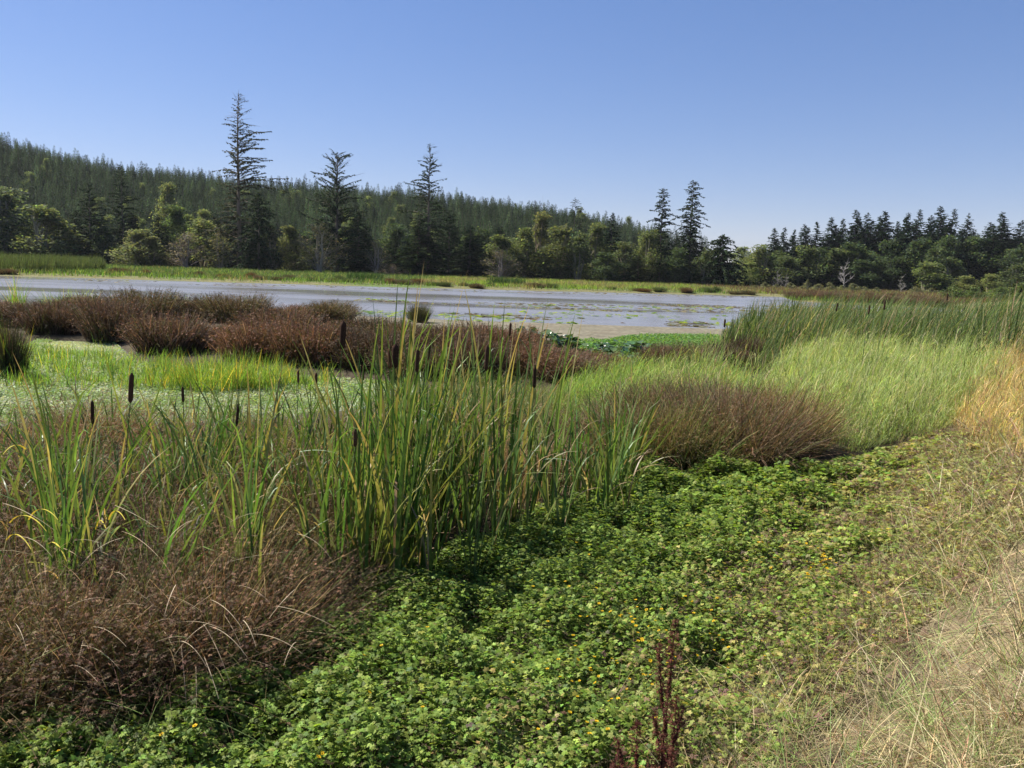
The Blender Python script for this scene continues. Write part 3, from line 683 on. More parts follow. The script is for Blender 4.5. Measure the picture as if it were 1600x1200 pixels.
# pale shrubs below the right-hand wood
SHR = [Proto(tag(broadleaf('willow_shrub', 140 + i, Ht=5, Rad=3.2, nl=12, leaves=1800, lsz=.36, low=.1, cols=[(0.17, 0.175, 0.10), (0.21, 0.21, 0.12), (0.12, 0.13, 0.07)], trunk_r=.08, barkc=(.3, .27, .24)), cat='shrub')) for i in range(3)]
for i, (u, v, wd) in enumerate([(1196, 441, 20), (1214, 444, 22), (1236, 441, 22), (1255, 446, 24), (1262, 437, 16), (1278, 443, 28), (1298, 442, 26), (1316, 446, 24), (1334, 442, 30), (1352, 448, 20), (1370, 449, 20),
                                (1180, 446, 18), (1432, 448, 30), (1455, 450, 26)]):
    D = rd0.uniform(196, 215); t = at(u, v, D); z0 = h1(t[0], D); hh = t[2] - z0
    SHR[i % 3].place((t[0], D, z0), rd0.uniform(0, 6), (wd / FPX * D / 6.4,) * 2 + (hh / 5,), 'pale grey-green shrub in the low row before the right-hand wood', 'pale shrubs before the right-hand wood', (1, 1, 1))
for i, (u, v, wd) in enumerate([(1490, 447, 50), (1525, 449, 50), (1562, 447, 50), (1598, 443, 60), (1630, 443, 60), (1505, 457, 50), (1545, 458, 50), (1585, 456, 50)]):
    D = 150 + i * 3; t = at(u, v, D); z0 = h1(t[0], D); hh = max(1.2, t[2] - z0)
    SHR[i % 3].place((t[0], D, z0), rd0.uniform(0, 6), (wd / FPX * D / 6.4,) * 2 + (hh / 5,), 'green willow bush in the hedge behind the right-hand cattail stand', 'willow bushes behind the right-hand cattails', (.65, .85, .6))

# ------------------------------------------------------------------ pond carpet, lake weed
def build_pond():
    rg = np.random.RandomState(31); mb = MB()
    x, y = sample(POND, 1100, rg, lambda x, y: np.clip(.85 + .5 * nz(x, y, 1.5, 6), .35, 1))
    n = len(x); op = poly([(75, 536), (100, 531), (175, 538), (190, 548), (120, 550), (85, 548)])
    z = np.maximum(H(x, y), 0) + rg.uniform(.004, .07, n) * np.where(inpoly(x, y, op), .1, 1)
    k = nz(x, y, 2.2, 14)
    c = np.where((k > -.05)[:, None], np.array([.22, .31, .11]), np.array([.36, .41, .25]))
    c = np.where((rg.uniform(0, 1, n) < .3)[:, None], np.array([.20, .28, .08]), c); c = np.where(inpoly(x, y, op)[:, None], np.array([.40, .44, .25]), c)
    scat(mb, *SQ, np.stack([x, y, z], 1), rg.uniform(0, 6.28, n), rg.uniform(-.5, .5, n), rg.uniform(-.5, .5, n), .055 * rg.uniform(.6, 1.4, n), jit(rg, c, n, .15))
    x, y = sample(op, 4500, rg); n = len(x)
    scat(mb, *SQ, np.stack([x, y, rg.uniform(.003, .012, n)], 1), rg.uniform(0, 6.28, n), 0, 0, .05 * rg.uniform(.6, 1.4, n), jit(rg, (.40, .44, .25), n, .1))
    tag(mb.obj('floating_pondweed', M_leaf), 'pale green floating pondweed carpet on the small left-hand pond', 'pondweed', kind='stuff')
    # bright grass in and around the pond
    mb = MB(); P1 = poly([(-50, 560), (60, 548), (150, 560), (250, 570), (520, 590), (520, 612), (330, 616), (150, 612), (0, 608), (-80, 604)])
    x, y = sample(P1, 230, rg, lambda x, y: np.clip(.28 + .9 * nz(x, y, 1.7, 22), .04, .9)); n = len(x)
    c = pick(rg, [YGRN, BGRN, YEL], [5, 3, .7], n)
    ribbons(mb, rg, np.stack([x, y, np.maximum(H(x, y), 0)], 1), rg.uniform(0, 6.28, n), rg.uniform(0, .5, n), rg.uniform(.2, .6, n) * (1 + .3 * nz(x, y, 1.5, 5)), rg.uniform(0, 1.0, n), .018, jit(rg, c, n, .2))
    for (u, v, rad, ht, nn) in [(330, 604, .8, 1.0, 600), (262, 600, .5, .8, 250), (390, 602, .7, .95, 450), (445, 598, .5, .7, 200), (108, 492, 1.1, 1.25, 500), (140, 494, 1.0, 1.1, 350), (285, 492, .9, .95, 250), (350, 494, 1.6, .95, 350), (25, 478, .5, 1.9, 90), (10, 585, .4, 1.4, 150)]:
        p = gnd(u, v, .05); a = rg.uniform(0, 6.28, nn); r = rad * np.sqrt(rg.uniform(0, 1, nn)); D = p[1]
        c = pick(rg, [YGRN, YEL, BGRN], [5, 1.5, 2], nn); zz = 0; ht = ht + (.3 if v < 500 else 0)
        ribbons(mb, rg, np.stack([p[0] + r * np.cos(a), p[1] + r * np.sin(a), np.full(nn, zz)], 1), a + rg.normal(0, .8, nn), rg.uniform(0, .55, nn), ht * rg.uniform(.35, 1.1, nn), rg.uniform(0, .8, nn), max(.016, D * .0007), jit(rg, c, nn, .2))
    tag(mb.obj('bright_pond_grass', M_grass), 'bright yellow-green grass growing in and around the small left-hand pond', 'grass', kind='stuff')
build_pond()

def build_lake():
    rg = np.random.RandomState(41); mb = MB()
    # low mats of brown weed and algae just above the surface
    for (P, den) in [(poly([(560, 470), (780, 479), (960, 487), (1050, 489), (1240, 487), (1300, 482), (1200, 476), (1050, 475), (900, 475), (760, 473), (640, 470)]), 2.4),
                     (poly([(640, 488), (780, 497), (960, 505), (1010, 505), (900, 497), (760, 490)]), 6), (poly([(470, 459), (580, 464), (560, 461), (420, 457)]), 1.2),
                     (poly([(0, 432), (350, 443), (700, 452), (1200, 463), (1200, 466), (700, 456), (350, 447), (0, 435)]), .8), (poly([(560, 467), (600, 468), (635, 471), (600, 472), (555, 470)]), 3),
                     (poly([(1040, 502), (1110, 503), (1110, 512), (1040, 510)]), 8)]:
        x, y = sample(P, den, rg, lambda x, y: np.clip(.5 + 1.1 * nz(x * .35, y, 9, 44), 0, 1)); n = len(x)
        scat(mb, *SQ, np.stack([x, y, rg.uniform(.005, .03, n)], 1), rg.uniform(0, 6.28, n), rg.uniform(-.08, .08, n), rg.uniform(-.1, .1, n), rg.uniform(.2, .8, n), jit(rg, pick(rg, [(.10, .085, .06), (.22, .19, .12), (.18, .20, .08)], [4, 2, 1], n), n, .2))
    tag(mb.obj('floating_waterweed', M_leaf), 'brown mats of waterweed and algae lying in streaks on the lake', 'waterweed', kind='stuff')
    # water lily pads: individual leaves of the yellow pond lily
    V = [(0, 0, 0)]; F = []
    for k in range(15):
        a = .25 + k * (6.283 - .5) / 14; V.append((math.cos(a) * .5, math.sin(a) * .42, .03 * math.sin(3 * a)))
    for k in range(1, 14, 2): F.append([0, k, k + 1, min(k + 2, 15)])
    pad = MB(); pad.add(V, F, (.17, .25, .06)); pr_ = Proto(tag(pad.obj('lily_pad', M_leaf), cat='lily pad'))
    spots = []
    for (u0, v0, u1, v1, n, dv) in [(560, 487, 800, 498, 70, 3.5), (560, 466, 632, 471, 22, 1.2), (800, 489, 1150, 498, 60, 6), (820, 478, 1150, 482, 60, 2.5), (700, 500, 900, 505, 20, 1.5), (1050, 503, 1140, 507, 20, 3), (160, 433.5, 560, 447.5, 40, .8)]:
        for k in range(n):
            f = rd0.random(); spots.append((u0 + (u1 - u0) * f + rd0.gauss(0, 5), v0 + (v1 - v0) * f + rd0.gauss(0, dv * .5)))
    for (u, v) in spots:
        p = gnd(u, v, .03)
        o = pr_.place((p[0], p[1], .03), rd0.uniform(0, 6.28), (rd0.uniform(.3, .6),) * 3, 'green lily pad afloat on the open lake', 'lily pads on the lake', rd0.choice([(1, 1, 1), (1.5, 1.3, 1), (.7, .8, .8)]))
        o.rotation_euler.x = rd0.uniform(-.35, .35); o.location.z += .035
build_lake()

# broad-leaved marsh plants
def broad_plant(seed, n=26):
    rg = np.random.RandomState(seed); root = empty('broad_leaved_plant'); lf = MB(); st = MB()
    V = []; F = []
    for i, (t, hw) in enumerate([(0, .05), (.12, .30), (.35, .42), (.6, .36), (.85, .2), (1, .02)]):
        for s in (-1, 0, 1): V.append((t, s * hw, .10 * abs(s) - .12 * t * t))
    for i in range(5):
        for j in range(2): a = i * 3 + j; F.append([a, a + 3, a + 4, a + 1])
    a = rg.uniform(0, 6.28, n); r = .45 * np.sqrt(rg.uniform(0, 1, n)); hgt = rg.uniform(.15, .6, n)
    pos = np.stack([r * np.cos(a), r * np.sin(a), hgt], 1)
    scat(lf, V, F, pos, a + rg.normal(0, .8, n), rg.uniform(-.9, .6, n), rg.uniform(-.6, .6, n), rg.uniform(.2, .38, n), jit(rg, pick(rg, [(.07, .13, .045), (.11, .18, .06), (.04, .08, .03)], [3, 2, 2], n), n, .15))
    for i in range(n): tube(st, [(pos[i, 0] * .2, pos[i, 1] * .2, 0), (pos[i, 0] * .8, pos[i, 1] * .8, hgt[i] * .6), tuple(pos[i])], [.012, .01, .006], (.07, .1, .03), 4)
    st.obj('stems', M_leaf, root); lf.obj('leaves', M_leafgloss, root, True); return tag(root, cat='marsh plant')
M_leafgloss = plant_mat('glossy_leaf', .2, .32, .6)
BP = [Proto(broad_plant(150 + i)) for i in range(3)]
for i, (u, v, s, g) in enumerate([(805, 545, 1.0, 0), (822, 542, 1.1, 0), (840, 548, 1.1, 0), (858, 546, 1.15, 0), (873, 552, 1.1, 0), (888, 555, .9, 0), (850, 556, .9, 0),
                                  (930, 562, .9, 1), (945, 556, .9, 1), (962, 562, .95, 1), (980, 556, 1.0, 1), (1000, 560, 1.1, 1), (1018, 562, .95, 1), (1035, 563, .85, 1), (965, 572, .8, 1), (1000, 574, .8, 1)]):
    p = gnd(u, v, .05)
    BP[i % 3].place((p[0], p[1], h1(p[0], p[1])), rd0.uniform(0, 6), (s, s, s * (.95 if g == 0 else .7)), ['glossy broad-leaved plant in the dark group right behind the cattails at the mud edge', 'glossy broad-leaved plant in the low group left of the flattened reddish rushes'][g], ['broad-leaved plants behind the cattails', 'broad-leaved plants by the reddish rushes'][g], (1, 1, 1))

# ------------------------------------------------------------------ near green things
def build_grass():
    rg = np.random.RandomState(51)
    # low green shore turf
    mb = MB(); P = poly([(900, 540), (1000, 526), (1100, 526), (1170, 532), (1150, 560), (1050, 565), (960, 566), (900, 560)])
    x, y = sample(P, 420, rg, lambda x, y: np.clip(.8 + .4 * nz(x, y, 2, 4), .2, 1)); n = len(x)
    scat(mb, *SQ, wpt(x, y) + np.stack([0 * x, 0 * x, rg.uniform(.02, .14, n)], 1), rg.uniform(0, 6.28, n), rg.uniform(-.5, .8, n), rg.uniform(-.5, .5, n), .10 * rg.uniform(.6, 1.3, n), jit(rg, pick(rg, [(.11, .22, .05), (.15, .26, .07), (.08, .16, .05)], [2, 2, 1], n), n, .15))
    tag(mb.obj('shore_greens', M_leaf), 'low bright green growth at the edge of the mud', 'ground cover', kind='stuff')
    # tall fluffy grass: leaf blades up the stems
    def fluffy(name, P, den, hmin, hmax, pal, prb, label, cat, hfun=None, wind=0.0, L=(.22, .5), wdt=.012, mat=M_grass, lowz=.15):
        mb = MB(); x, y = sample(P, den, rg, lambda x, y: np.clip(.8 + .35 * nz(x, y, 1.1, 9), .25, 1)); n = len(x)
        hh = rg.uniform(hmin, hmax, n) * (1 + .32 * nz(x, y, 2.1, 5)) * (1 + .28 * nz(x, y, .65, 6))
        e = sdf(x, y, P); hh = hh * (.35 + .65 * ss(-.1, .8, -e + .35 * nz(x, y, .8, 19)))
        if hfun is not None: hh = hh * hfun(x, y)
        zr = hh * rg.uniform(lowz, 1, n) ** .7
        ln = rg.uniform(L[0], L[1], n); az = np.where(rg.uniform(0, 1, n) < .4, rg.normal(wind, .9, n) + 1.5 * nz(x, y, .8, 71), rg.uniform(0, 6.28, n))
        b = wpt(x, y); b[:, 2] += np.maximum(zr - ln * .6, 0)
        D = np.hypot(x, y)
        ribbons(mb, rg, b, az, rg.uniform(0, .7, n), ln, rg.uniform(.2, 2.4, n), np.maximum(wdt, D * .0006) * rg.uniform(.6, 1.3, n), jit(rg, pick(rg, pal, prb, n) * (1 + .25 * nz(x, y, 1.3, 17))[:, None], n, .2), seg=3)
        m = n // 6  # upright stems
        ribbons(mb, rg, wpt(x[:m], y[:m]), rg.normal(wind, .6, m), rg.uniform(0, .2, m), hh[:m] * 1.12, rg.uniform(.05, .5, m), np.maximum(.006, D[:m] * .0004), jit(rg, pick(rg, pal, prb, m), m, .2), seg=3, tip=.4)
        return tag(mb.obj(name, mat), label, cat, kind='stuff')
    G1 = poly([(1165, 650), (1195, 605), (1225, 572), (1330, 560), (1480, 578), (1570, 615), (1590, 655), (1500, 675), (1450, 700), (1400, 694), (1340, 712), (1290, 696), (1235, 688), (1215, 668)], .1)
    fluffy('reed_grass', G1, 900, .5, 1.05, [(.25, .325, .09), (.36, .42, .15), (.12, .17, .045), (.46, .41, .23)], [4, 3, 2.4, 1.8], 'tall soft light green reed grass mounded before the right-hand cattails', 'tall grass', wind=0.1, L=(.2, .5))
    G2 = poly([(850, 640), (890, 596), (960, 580), (1060, 586), (1150, 594), (1200, 612), (1190, 655), (1120, 668), (1050, 690), (990, 700), (930, 700), (870, 680)], .1)
    fluffy('bright_grass', G2, 560, .25, .68, [YGRN, (.26, .35, .08), BGRN, (.30, .28, .12)], [4, 3, 2, 1.2], 'bright yellow-green grass between the cattails and the brown rush mound', 'grass', wind=0.3)
    G3 = poly([(560, 640), (640, 615), (760, 606), (870, 620), (960, 660), (1000, 720), (940, 760), (860, 780), (740, 790), (620, 800), (540, 780), (540, 700)], .1)
    fluffy('undergrowth_grass', G3, 380, .25, .6, [GRN, OLV, (.16, .2, .05), TAN], [3, 3, 3, 2], 'dull green grass growing through the foot of the cattails', 'grass', lowz=.05)
    G5 = poly([(-700, 700), (-120, 690), (200, 690), (540, 690), (560, 900), (440, 1000), (300, 1040), (-120, 1090), (-600, 1100)], .1)
    fluffy('rush_undergrowth', G5, 260, .4, 1.05, [(.10, .155, .035), (.075, .095, .03), (.13, .085, .05), TAN, (.20, .27, .055), (.05, .04, .025)], [3, 3, 3.5, .9, 1.6, 2], 'olive and yellow-green grass tangled through the brown rushes at the left', 'grass', lowz=.05)
    G6 = poly([(540, 760), (700, 720), (900, 700), (960, 745), (880, 800), (760, 850), (600, 910), (500, 930), (480, 860)], .1)
    fluffy('dead_cattail_litter', G6, 260, .35, .95, [TAN, STRAW, BROWN, (.10, .07, .045), OLV], [2.5, 1.2, 3, 3, 2], 'dead brown and tan leaves hanging at the foot of the cattails', 'dead leaves', lowz=.02, L=(.3, .7), wdt=.011, mat=M_dry)
    G7 = poly([(930, 640), (1010, 605), (1130, 605), (1210, 625), (1240, 660), (1200, 700), (1120, 690), (1060, 700), (960, 700)], .1)
    fluffy('grass_in_rushes', G7, 150, .85, 1.25, [(.24, .33, .08), (.33, .38, .12), (.12, .17, .05), STRAW], [3, 2, 3, 1.5], 'bright grass blades growing through and over the brown rush mound', 'grass', lowz=.35, wind=.2, L=(.3, .7))
    G4 = poly([(1470, 600), (1530, 560), (1700, 560), (1800, 700), (1700, 760), (1600, 745), (1540, 720), (1500, 660)], .6)
    fluffy('yellowing_grass', G4, 620, .4, .8, [(.54, .42, .17), (.44, .32, .15), (.28, .30, .10), (.34, .18, .11)], [4, 2.5, 2, 1.5], 'straw-yellow tall grass at the right edge of the view', 'dry grass', wind=.4, wdt=.014, lowz=.05)
build_grass()

# right-hand cattail stand (uncountable) 
def build_stand():
    rg = np.random.RandomState(61); mb = MB()
    P = poly([(1120, 545), (1135, 530), (1180, 522), (1300, 520), (1480, 530), (1640, 545), (1900, 600), (1900, 660), (1700, 640), (1600, 622), (1500, 598), (1380, 570), (1240, 572), (1210, 590), (1175, 582)], .1)
    x, y = sample(P, 72, rg, lambda x, y: np.clip(.75 + .5 * nz(x, y, 1.8, 3), .15, 1)); n = len(x)
    right = ss(6, 16, x); ln = (1.45 + .65 * right) * rg.uniform(.6, 1.2, n) * (1 + .2 * nz(x, y, 2.2, 8)) * ss(-.2, 1.2, -sdf(x, y, P)) ** .3
    b = wpt(x, y); az = rg.normal(0, .9, n)
    c = pick(rg, [(.050, .082, .024), (.085, .122, .034), (.16, .19, .06), TAN], [4.5, 3, 1.3, .9], n)
    ribbons(mb, rg, b, az, rg.uniform(0, .22, n) + .1 * right, ln, rg.uniform(.0, .95, n) + .2 * right, np.maximum(.030, y * .0014) * rg.uniform(.7, 1.2, n), jit(rg, c, n, .2), seg=5, curvepow=1.6)
    m = n // 5; i = rg.choice(n, m)
    ribbons(mb, rg, b[i], rg.uniform(0, 6.28, m), rg.uniform(0, .5, m), rg.uniform(.5, 1.1, m), rg.uniform(.5, 2.0, m), .018, jit(rg, pick(rg, [TAN, STRAW, BROWN], [2, 1, 2], m), m, .2), seg=4)
    tag(mb.obj('reed_stand', M_grass), 'dense dark green cattail leaves bent to the right by wind along the right shore', 'cattail stand', kind='stuff')
    # pale feathery reed tops
    mb = MB(); P = poly([(1540, 560), (1640, 560), (1700, 600), (1600, 600)], .3); x, y = sample(P, 60, rg); n = len(x)
    ribbons(mb, rg, wpt(x, y), rg.normal(0, .3, n), .2, rg.uniform(1.4, 2.0, n), rg.uniform(.6, 1.4, n), .03, jit(rg, (.40, .33, .17), n, .15), seg=5)
    tag(mb.obj('pale_reed_plumes', M_dry), 'pale straw reed plumes arching at the right edge', 'reeds', kind='stuff')
build_stand()

# ------------------------------------------------------------------ parsley-like ground cover
def build_cover():
    rg = np.random.RandomState(71)
    C1 = poly([(-80, 1300), (-60, 1130), (120, 1080), (300, 1040), (420, 980), (520, 930), (640, 865), (800, 800), (900, 768), (970, 725), (1100, 718), (1240, 720), (1340, 706), (1430, 684), (1560, 700), (1680, 760),
               (1640, 900), (1500, 1000), (1340, 1100), (1240, 1180), (1150, 1300)], .32)
    T1 = compound([0, .85, -.85, 1.7, -1.7], [1, .85, .85, .6, .6], .30)
    T2 = compound([0, .6, -.6, 1.25, -1.25, 2.0, -2.0], [1, .8, .85, .7, .6, .45, .5], .24)
    def canopy(x, y):
        return .27 + .11 * nz(x, y, 1.25, 33) + .07 * nz(x, y, .5, 35) + .03 * nz(x, y, .22, 36)
    mb = MB(); yb = MB()
    x, y = sample(C1, 3100, rg, lambda x, y: np.clip(6.0 / np.hypot(x, y), .28, 1)); n = len(x)
    D = np.hypot(x, y); dryf = ss(-1.7, 1.4, bank_s(x, y) + .5 * nz(x, y, 1.8, 13) + .25 * nz(x, y, .5, 14)) 
    e = -sdf(x, y, C1); top = np.maximum(canopy(x, y) * (.55 + .45 * ss(0, .5, e)) * (1 - .45 * dryf), .06)
    z = top * rg.uniform(.12, 1, n) ** .5
    ts = bank_s(x, y) + .35 * nz(x, y, .6, 24); strw = ss(-.3, .8, ts) * ss(4.8, 3.2, D) + .3 * ss(1.1, 2.0, ts)
    keep = rg.uniform(0, 1, n) > np.clip(dryf * .4 + strw * .8, 0, .96); x, y, z, D, dryf, top = [q[keep] for q in (x, y, z, D, dryf, top)]; n = len(x)
    c = pick(rg, [(.205, .290, .052), (.29, .37, .080), (.120, .178, .038)], [4, 2, 3], n)
    cd_ = pick(rg, [(.38, .38, .12), (.28, .31, .09), (.42, .35, .14), (.18, .125, .085)], [4, 3, 1.8, 2.2], n)
    f = (rg.uniform(0, 1, n) < dryf * .95)[:, None]; c = np.where(f, cd_, c)
    sz = np.maximum(.030, .0044 * D) * rg.uniform(.6, 1.35, n); h = rg.uniform(0, 1, n) < .5
    b = wpt(x, y); b[:, 2] += z
    for msk, TT in ((h, T1), (~h, T2)):
        m = msk.sum(); scat(mb, *TT, b[msk], rg.uniform(0, 6.28, m), rg.uniform(-.35, .75, m), rg.uniform(-.55, .55, m), sz[msk], jit(rg, c[msk], m, .17))
    # leaf stalks
    k = rg.choice(n, n // 4, replace=False); m = len(k)
    ribbons(mb, rg, wpt(x[k], y[k]), rg.uniform(0, 6.28, m), rg.uniform(0, .4, m), z[k] * 1.05 + .02, rg.uniform(0, .5, m), .004, jit(rg, GRN, m, .2), seg=2)
    tag(mb.obj('parsley_ground_cover', M_leaf), 'lush green parsley-like ground cover spreading over the wet ground before the cattails', 'ground cover', kind='stuff')
    return canopy
CANOPY = build_cover()

def build_dry():
    rg = np.random.RandomState(81)
    P = poly([(940, 1420), (980, 1250), (1030, 1140), (1160, 1050), (1260, 960), (1340, 860), (1420, 740), (1500, 660), (1600, 640), (1900, 660), (2700, 720), (2700, 1400)], .8)
    def dns(x, y):
        s = bank_s(x, y) + .35 * nz(x, y, 1.6, 21); q = .62 * x - .40 * (y - 3.0); return np.clip(ss(-.7, 1.0, s + .6 * nz(x, y, .9, 24)) ** 1.2 * (.13 + .87 * ss(5.8, 3.4, np.hypot(x, y)) + .28 * ss(.75, 1.25, x / y * 2)) * np.clip(.55 + .75 * nz(x, y, .42, 91), .08, 1.2), .03, 1) * np.clip(4.5 / np.hypot(x, y), .3, 1)
    mb = MB(); x, y = sample(P, 5600, rg, dns); n = len(x); s = bank_s(x, y)
    g = nz(x, y, .8, 41)
    c = pick(rg, [(.43, .35, .19), (.33, .26, .14), (.56, .48, .29), (.20, .22, .08), (.22, .14, .085)], [4, 3, 1.6, 2, 1.2], n)
    c = np.where(((g > .30) & (rg.uniform(0, 1, n) < .7))[:, None], np.array([.20, .27, .08]), c)
    D = np.hypot(x, y)
    L = rg.uniform(.08, .42, n) * np.where(rg.uniform(0, 1, n) < .12, 1.7, 1); ln = rg.uniform(.35, 1.55, n)
    az = rg.uniform(0, 6.28, n) * .6 + 2.6 * nz(x, y, .6, 51); b = wpt(x, y); b[:, 2] += rg.uniform(-.02, .07, n) + .10 * np.clip(nz(x, y, .42, 91), 0, 1)
    ribbons(mb, rg, b, az, ln, L, rg.uniform(.1, 1.1, n), np.maximum(.0042, D * .0009) * rg.uniform(.5, 1.8, n), jit(rg, c, n, .2), seg=3, tw=1.5)
    tag(mb.obj('dry_grass', M_dry), 'dry straw-coloured grass matted over the bank at the lower right', 'dry grass', kind='stuff')
    # thin scattered dry weeds over the transition between green and straw
    mb = MB(); P2 = poly([(820, 1200), (880, 1000), (1000, 900), (1150, 800), (1300, 730), (1440, 670), (1560, 680), (1700, 760), (1650, 950), (1400, 1150), (1180, 1300), (900, 1300)], .4)
    x, y = sample(P2, 700, rg, lambda x, y: np.clip(ss(-1.4, .4, bank_s(x, y)), 0, 1) * np.clip(.5 + .8 * nz(x, y, 1.1, 61), .05, 1)); n = len(x)
    b = wpt(x, y); b[:, 2] += rg.uniform(.02, .12, n)
    ribbons(mb, rg, b, rg.uniform(0, 6.28, n), rg.uniform(.1, 1.0, n), rg.uniform(.12, .42, n), rg.uniform(0, 1, n), .0035, jit(rg, pick(rg, [TAN, BROWN, OLV, (.36, .34, .14)], [2, 3, 3, 2], n), n, .2), seg=3)
    k = rg.choice(n, n // 2, replace=False); m = len(k); q = b[k].copy(); q[:, 2] += rg.uniform(.05, .2, m)
    scat(mb, *STAR, q, rg.uniform(0, 6.28, m), rg.uniform(-.8, .8, m), rg.uniform(-.8, .8, m), .028 * rg.uniform(.6, 1.3, m), jit(rg, pick(rg, [(.17, .10, .07), (.12, .07, .05), (.3, .3, .1)], [3, 2, 2], m), m, .2))
    tag(mb.obj('wilted_weeds', M_dry), 'wilted brown and olive weeds between the green cover and the straw', 'weeds', kind='stuff')
build_dry()

# ------------------------------------------------------------------ foreground rushes
FGR = [Proto(rush('rush_clump', 200 + i, n=2500, rad=.62, Ht=1.12, w=.0062, spread=.75, pal=((0.14, 0.090, 0.055), (0.20, 0.125, 0.075), STRAW, (0.10, 0.14, 0.04), (.05,.038,.028)), pr=(4, 3, 1.5, [2.0, 3.5, 2.5, 5][i], 1.5), seeds=.6, ssz=.030, seg=5, flop=.26, reps=4)) for i in range(4)]
fg = [  # u, v base, sx, sz, label
 (-40, 1085, 1.3, .95, 'brown rush clump cut by the lower left edge of the view'),
 (70, 1075, 1.2, .9, 'brown rush clump at the lower left with straw stems hanging over the green cover'),
 (200, 1062, 1.25, .95, 'large brown rush clump with tangled seed clusters, nearest on the left'),
 (330, 1030, 1.15, .85, 'brown rush clump with long bent straws reaching over the green cover'),
 (440, 985, 1.0, .8, 'brown rush clump beside the left foot of the cattails'),
 (380, 930, 1.2, .85, 'golden-brown feathery rush clump behind the nearest bent straws'),
 (240, 930, 1.2, .9, 'brown rush clump behind the large nearest clump'),
 (110, 930, 1.3, .9, 'brown rush clump under the yellow arching blades at the left'),
 (-20, 930, 1.3, .95, 'brown rush clump at the left edge halfway up the near rushes'),
 (500, 890, .9, .7, 'brown rush clump in the shade inside the cattails'),
 (60, 845, 1.4, .9, 'brown rush clump right below the short left-edge cattail leaves'),
 (190, 840, 1.4, .85, 'brown rush clump round the foot of the lone left cattail'),
 (310, 845, 1.4, .8, 'brown rush clump in the middle of the near rushes'),
 (420, 830, 1.2, .7, 'brown rush clump behind the wide bent green leaf'),
 (-30, 790, 1.5, .85, 'brown rush clump at the left edge near the pond'),
 (100, 780, 1.5, .85, 'brown rush clump below the pale pond at the left'),
 (220, 775, 1.5, .8, 'brown rush clump behind the lone left cattail'),
 (340, 775, 1.5, .8, 'brown rush clump between the pond and the wide bent leaf'),
 (460, 770, 1.4, .75, 'brown rush clump behind the left group of cattails'),
 (560, 770, 1.2, .75, 'brown rush clump behind the thick cattail heads'),
 (20, 735, 1.6, .8, 'reddish rush clump bordering the pond at the far left'),
 (150, 730, 1.6, .8, 'reddish rush clump bordering the pond, second from the left'),
 (280, 728, 1.6, .8, 'reddish rush clump bordering the pond in its middle'),
 (400, 722, 1.6, .8, 'reddish rush clump bordering the pond at its right end'),
 (510, 715, 1.5, .8, 'reddish rush clump between the pond and the cattails'),
 (610, 700, 1.4, .8, 'reddish rush clump deep behind the middle cattails'),
 (700, 690, 1.3, .75, 'reddish rush clump behind the right part of the cattails'),
 (790, 680, 1.2, .7, 'reddish rush clump right behind the last cattail head'),
 (640, 800, 1.0, .6, 'shaded brown rush clump under the middle cattails'),
 (760, 770, 1.0, .6, 'shaded brown rush clump under the right cattails'),
 (850, 750, .9, .6, 'dry brown rush clump at the right foot of the cattails'),
]
for i, (u, v, sx, sz, lab) in enumerate(fg):
    p = gnd(u, v, .12); FGR[i % 4].place((p[0], p[1], h1(p[0], p[1])), rd0.uniform(0, 6), (sx * .9, sx * .9, sz * rd0.uniform(.62, 1.05)), lab, None, rd0.choice([(1, 1, 1), (1.4, 1.3, 1.1), (.65, .65, .65), (.95, 1.15, .85), (1.15, 1.1, 1)]))
RM = [Proto(rush('rush_mound', 220 + i, n=3000, rad=.75, Ht=1.1, w=.010, spread=.95, pal=((0.15, 0.105, 0.065), (0.20, 0.14, 0.085), TAN, (0.12, 0.16, 0.045), (.05,.04,.03)), pr=(4, 3, 2, [2, 4][i], 2), seeds=.4, ssz=.035, seg=5, flop=.3, wind=.12)) for i in range(2)]
for i, (u, v, sx, sz, lab) in enumerate([(965, 712, 1.1, .9, 'brown rush mound nearest the right end of the cattails'), (1050, 722, 1.2, 1.0, 'brown rush mound with green blades, second from the left in the right-hand row'),
                                         (1140, 715, 1.25, 1.08, 'large brown rush mound with its right side in deep shade'), (1215, 700, 1.2, 1.05, 'brown rush mound against the tall light green grass'),
                                         (1100, 676, 1.2, 1.1, 'brown rush mound behind the large shaded one'), (1015, 672, 1.2, 1.0, 'brown rush mound tucked behind bright grass'), (1180, 670, 1.0, .9, 'brown rush mound half hidden by light green grass')]):
    p = gnd(u, v + 8, .12); RM[i % 2].place((p[0], p[1], h1(p[0], p[1])), rd0.uniform(0, 6), (sx * rd0.uniform(.8, 1), sx * rd0.uniform(.8, 1), sz * rd0.uniform(.88, 1.08)), lab, None, rd0.choice([(1, 1, 1), (.8, .8, .8), (1, 1.15, .85), (1.25, 1.2, 1)]))

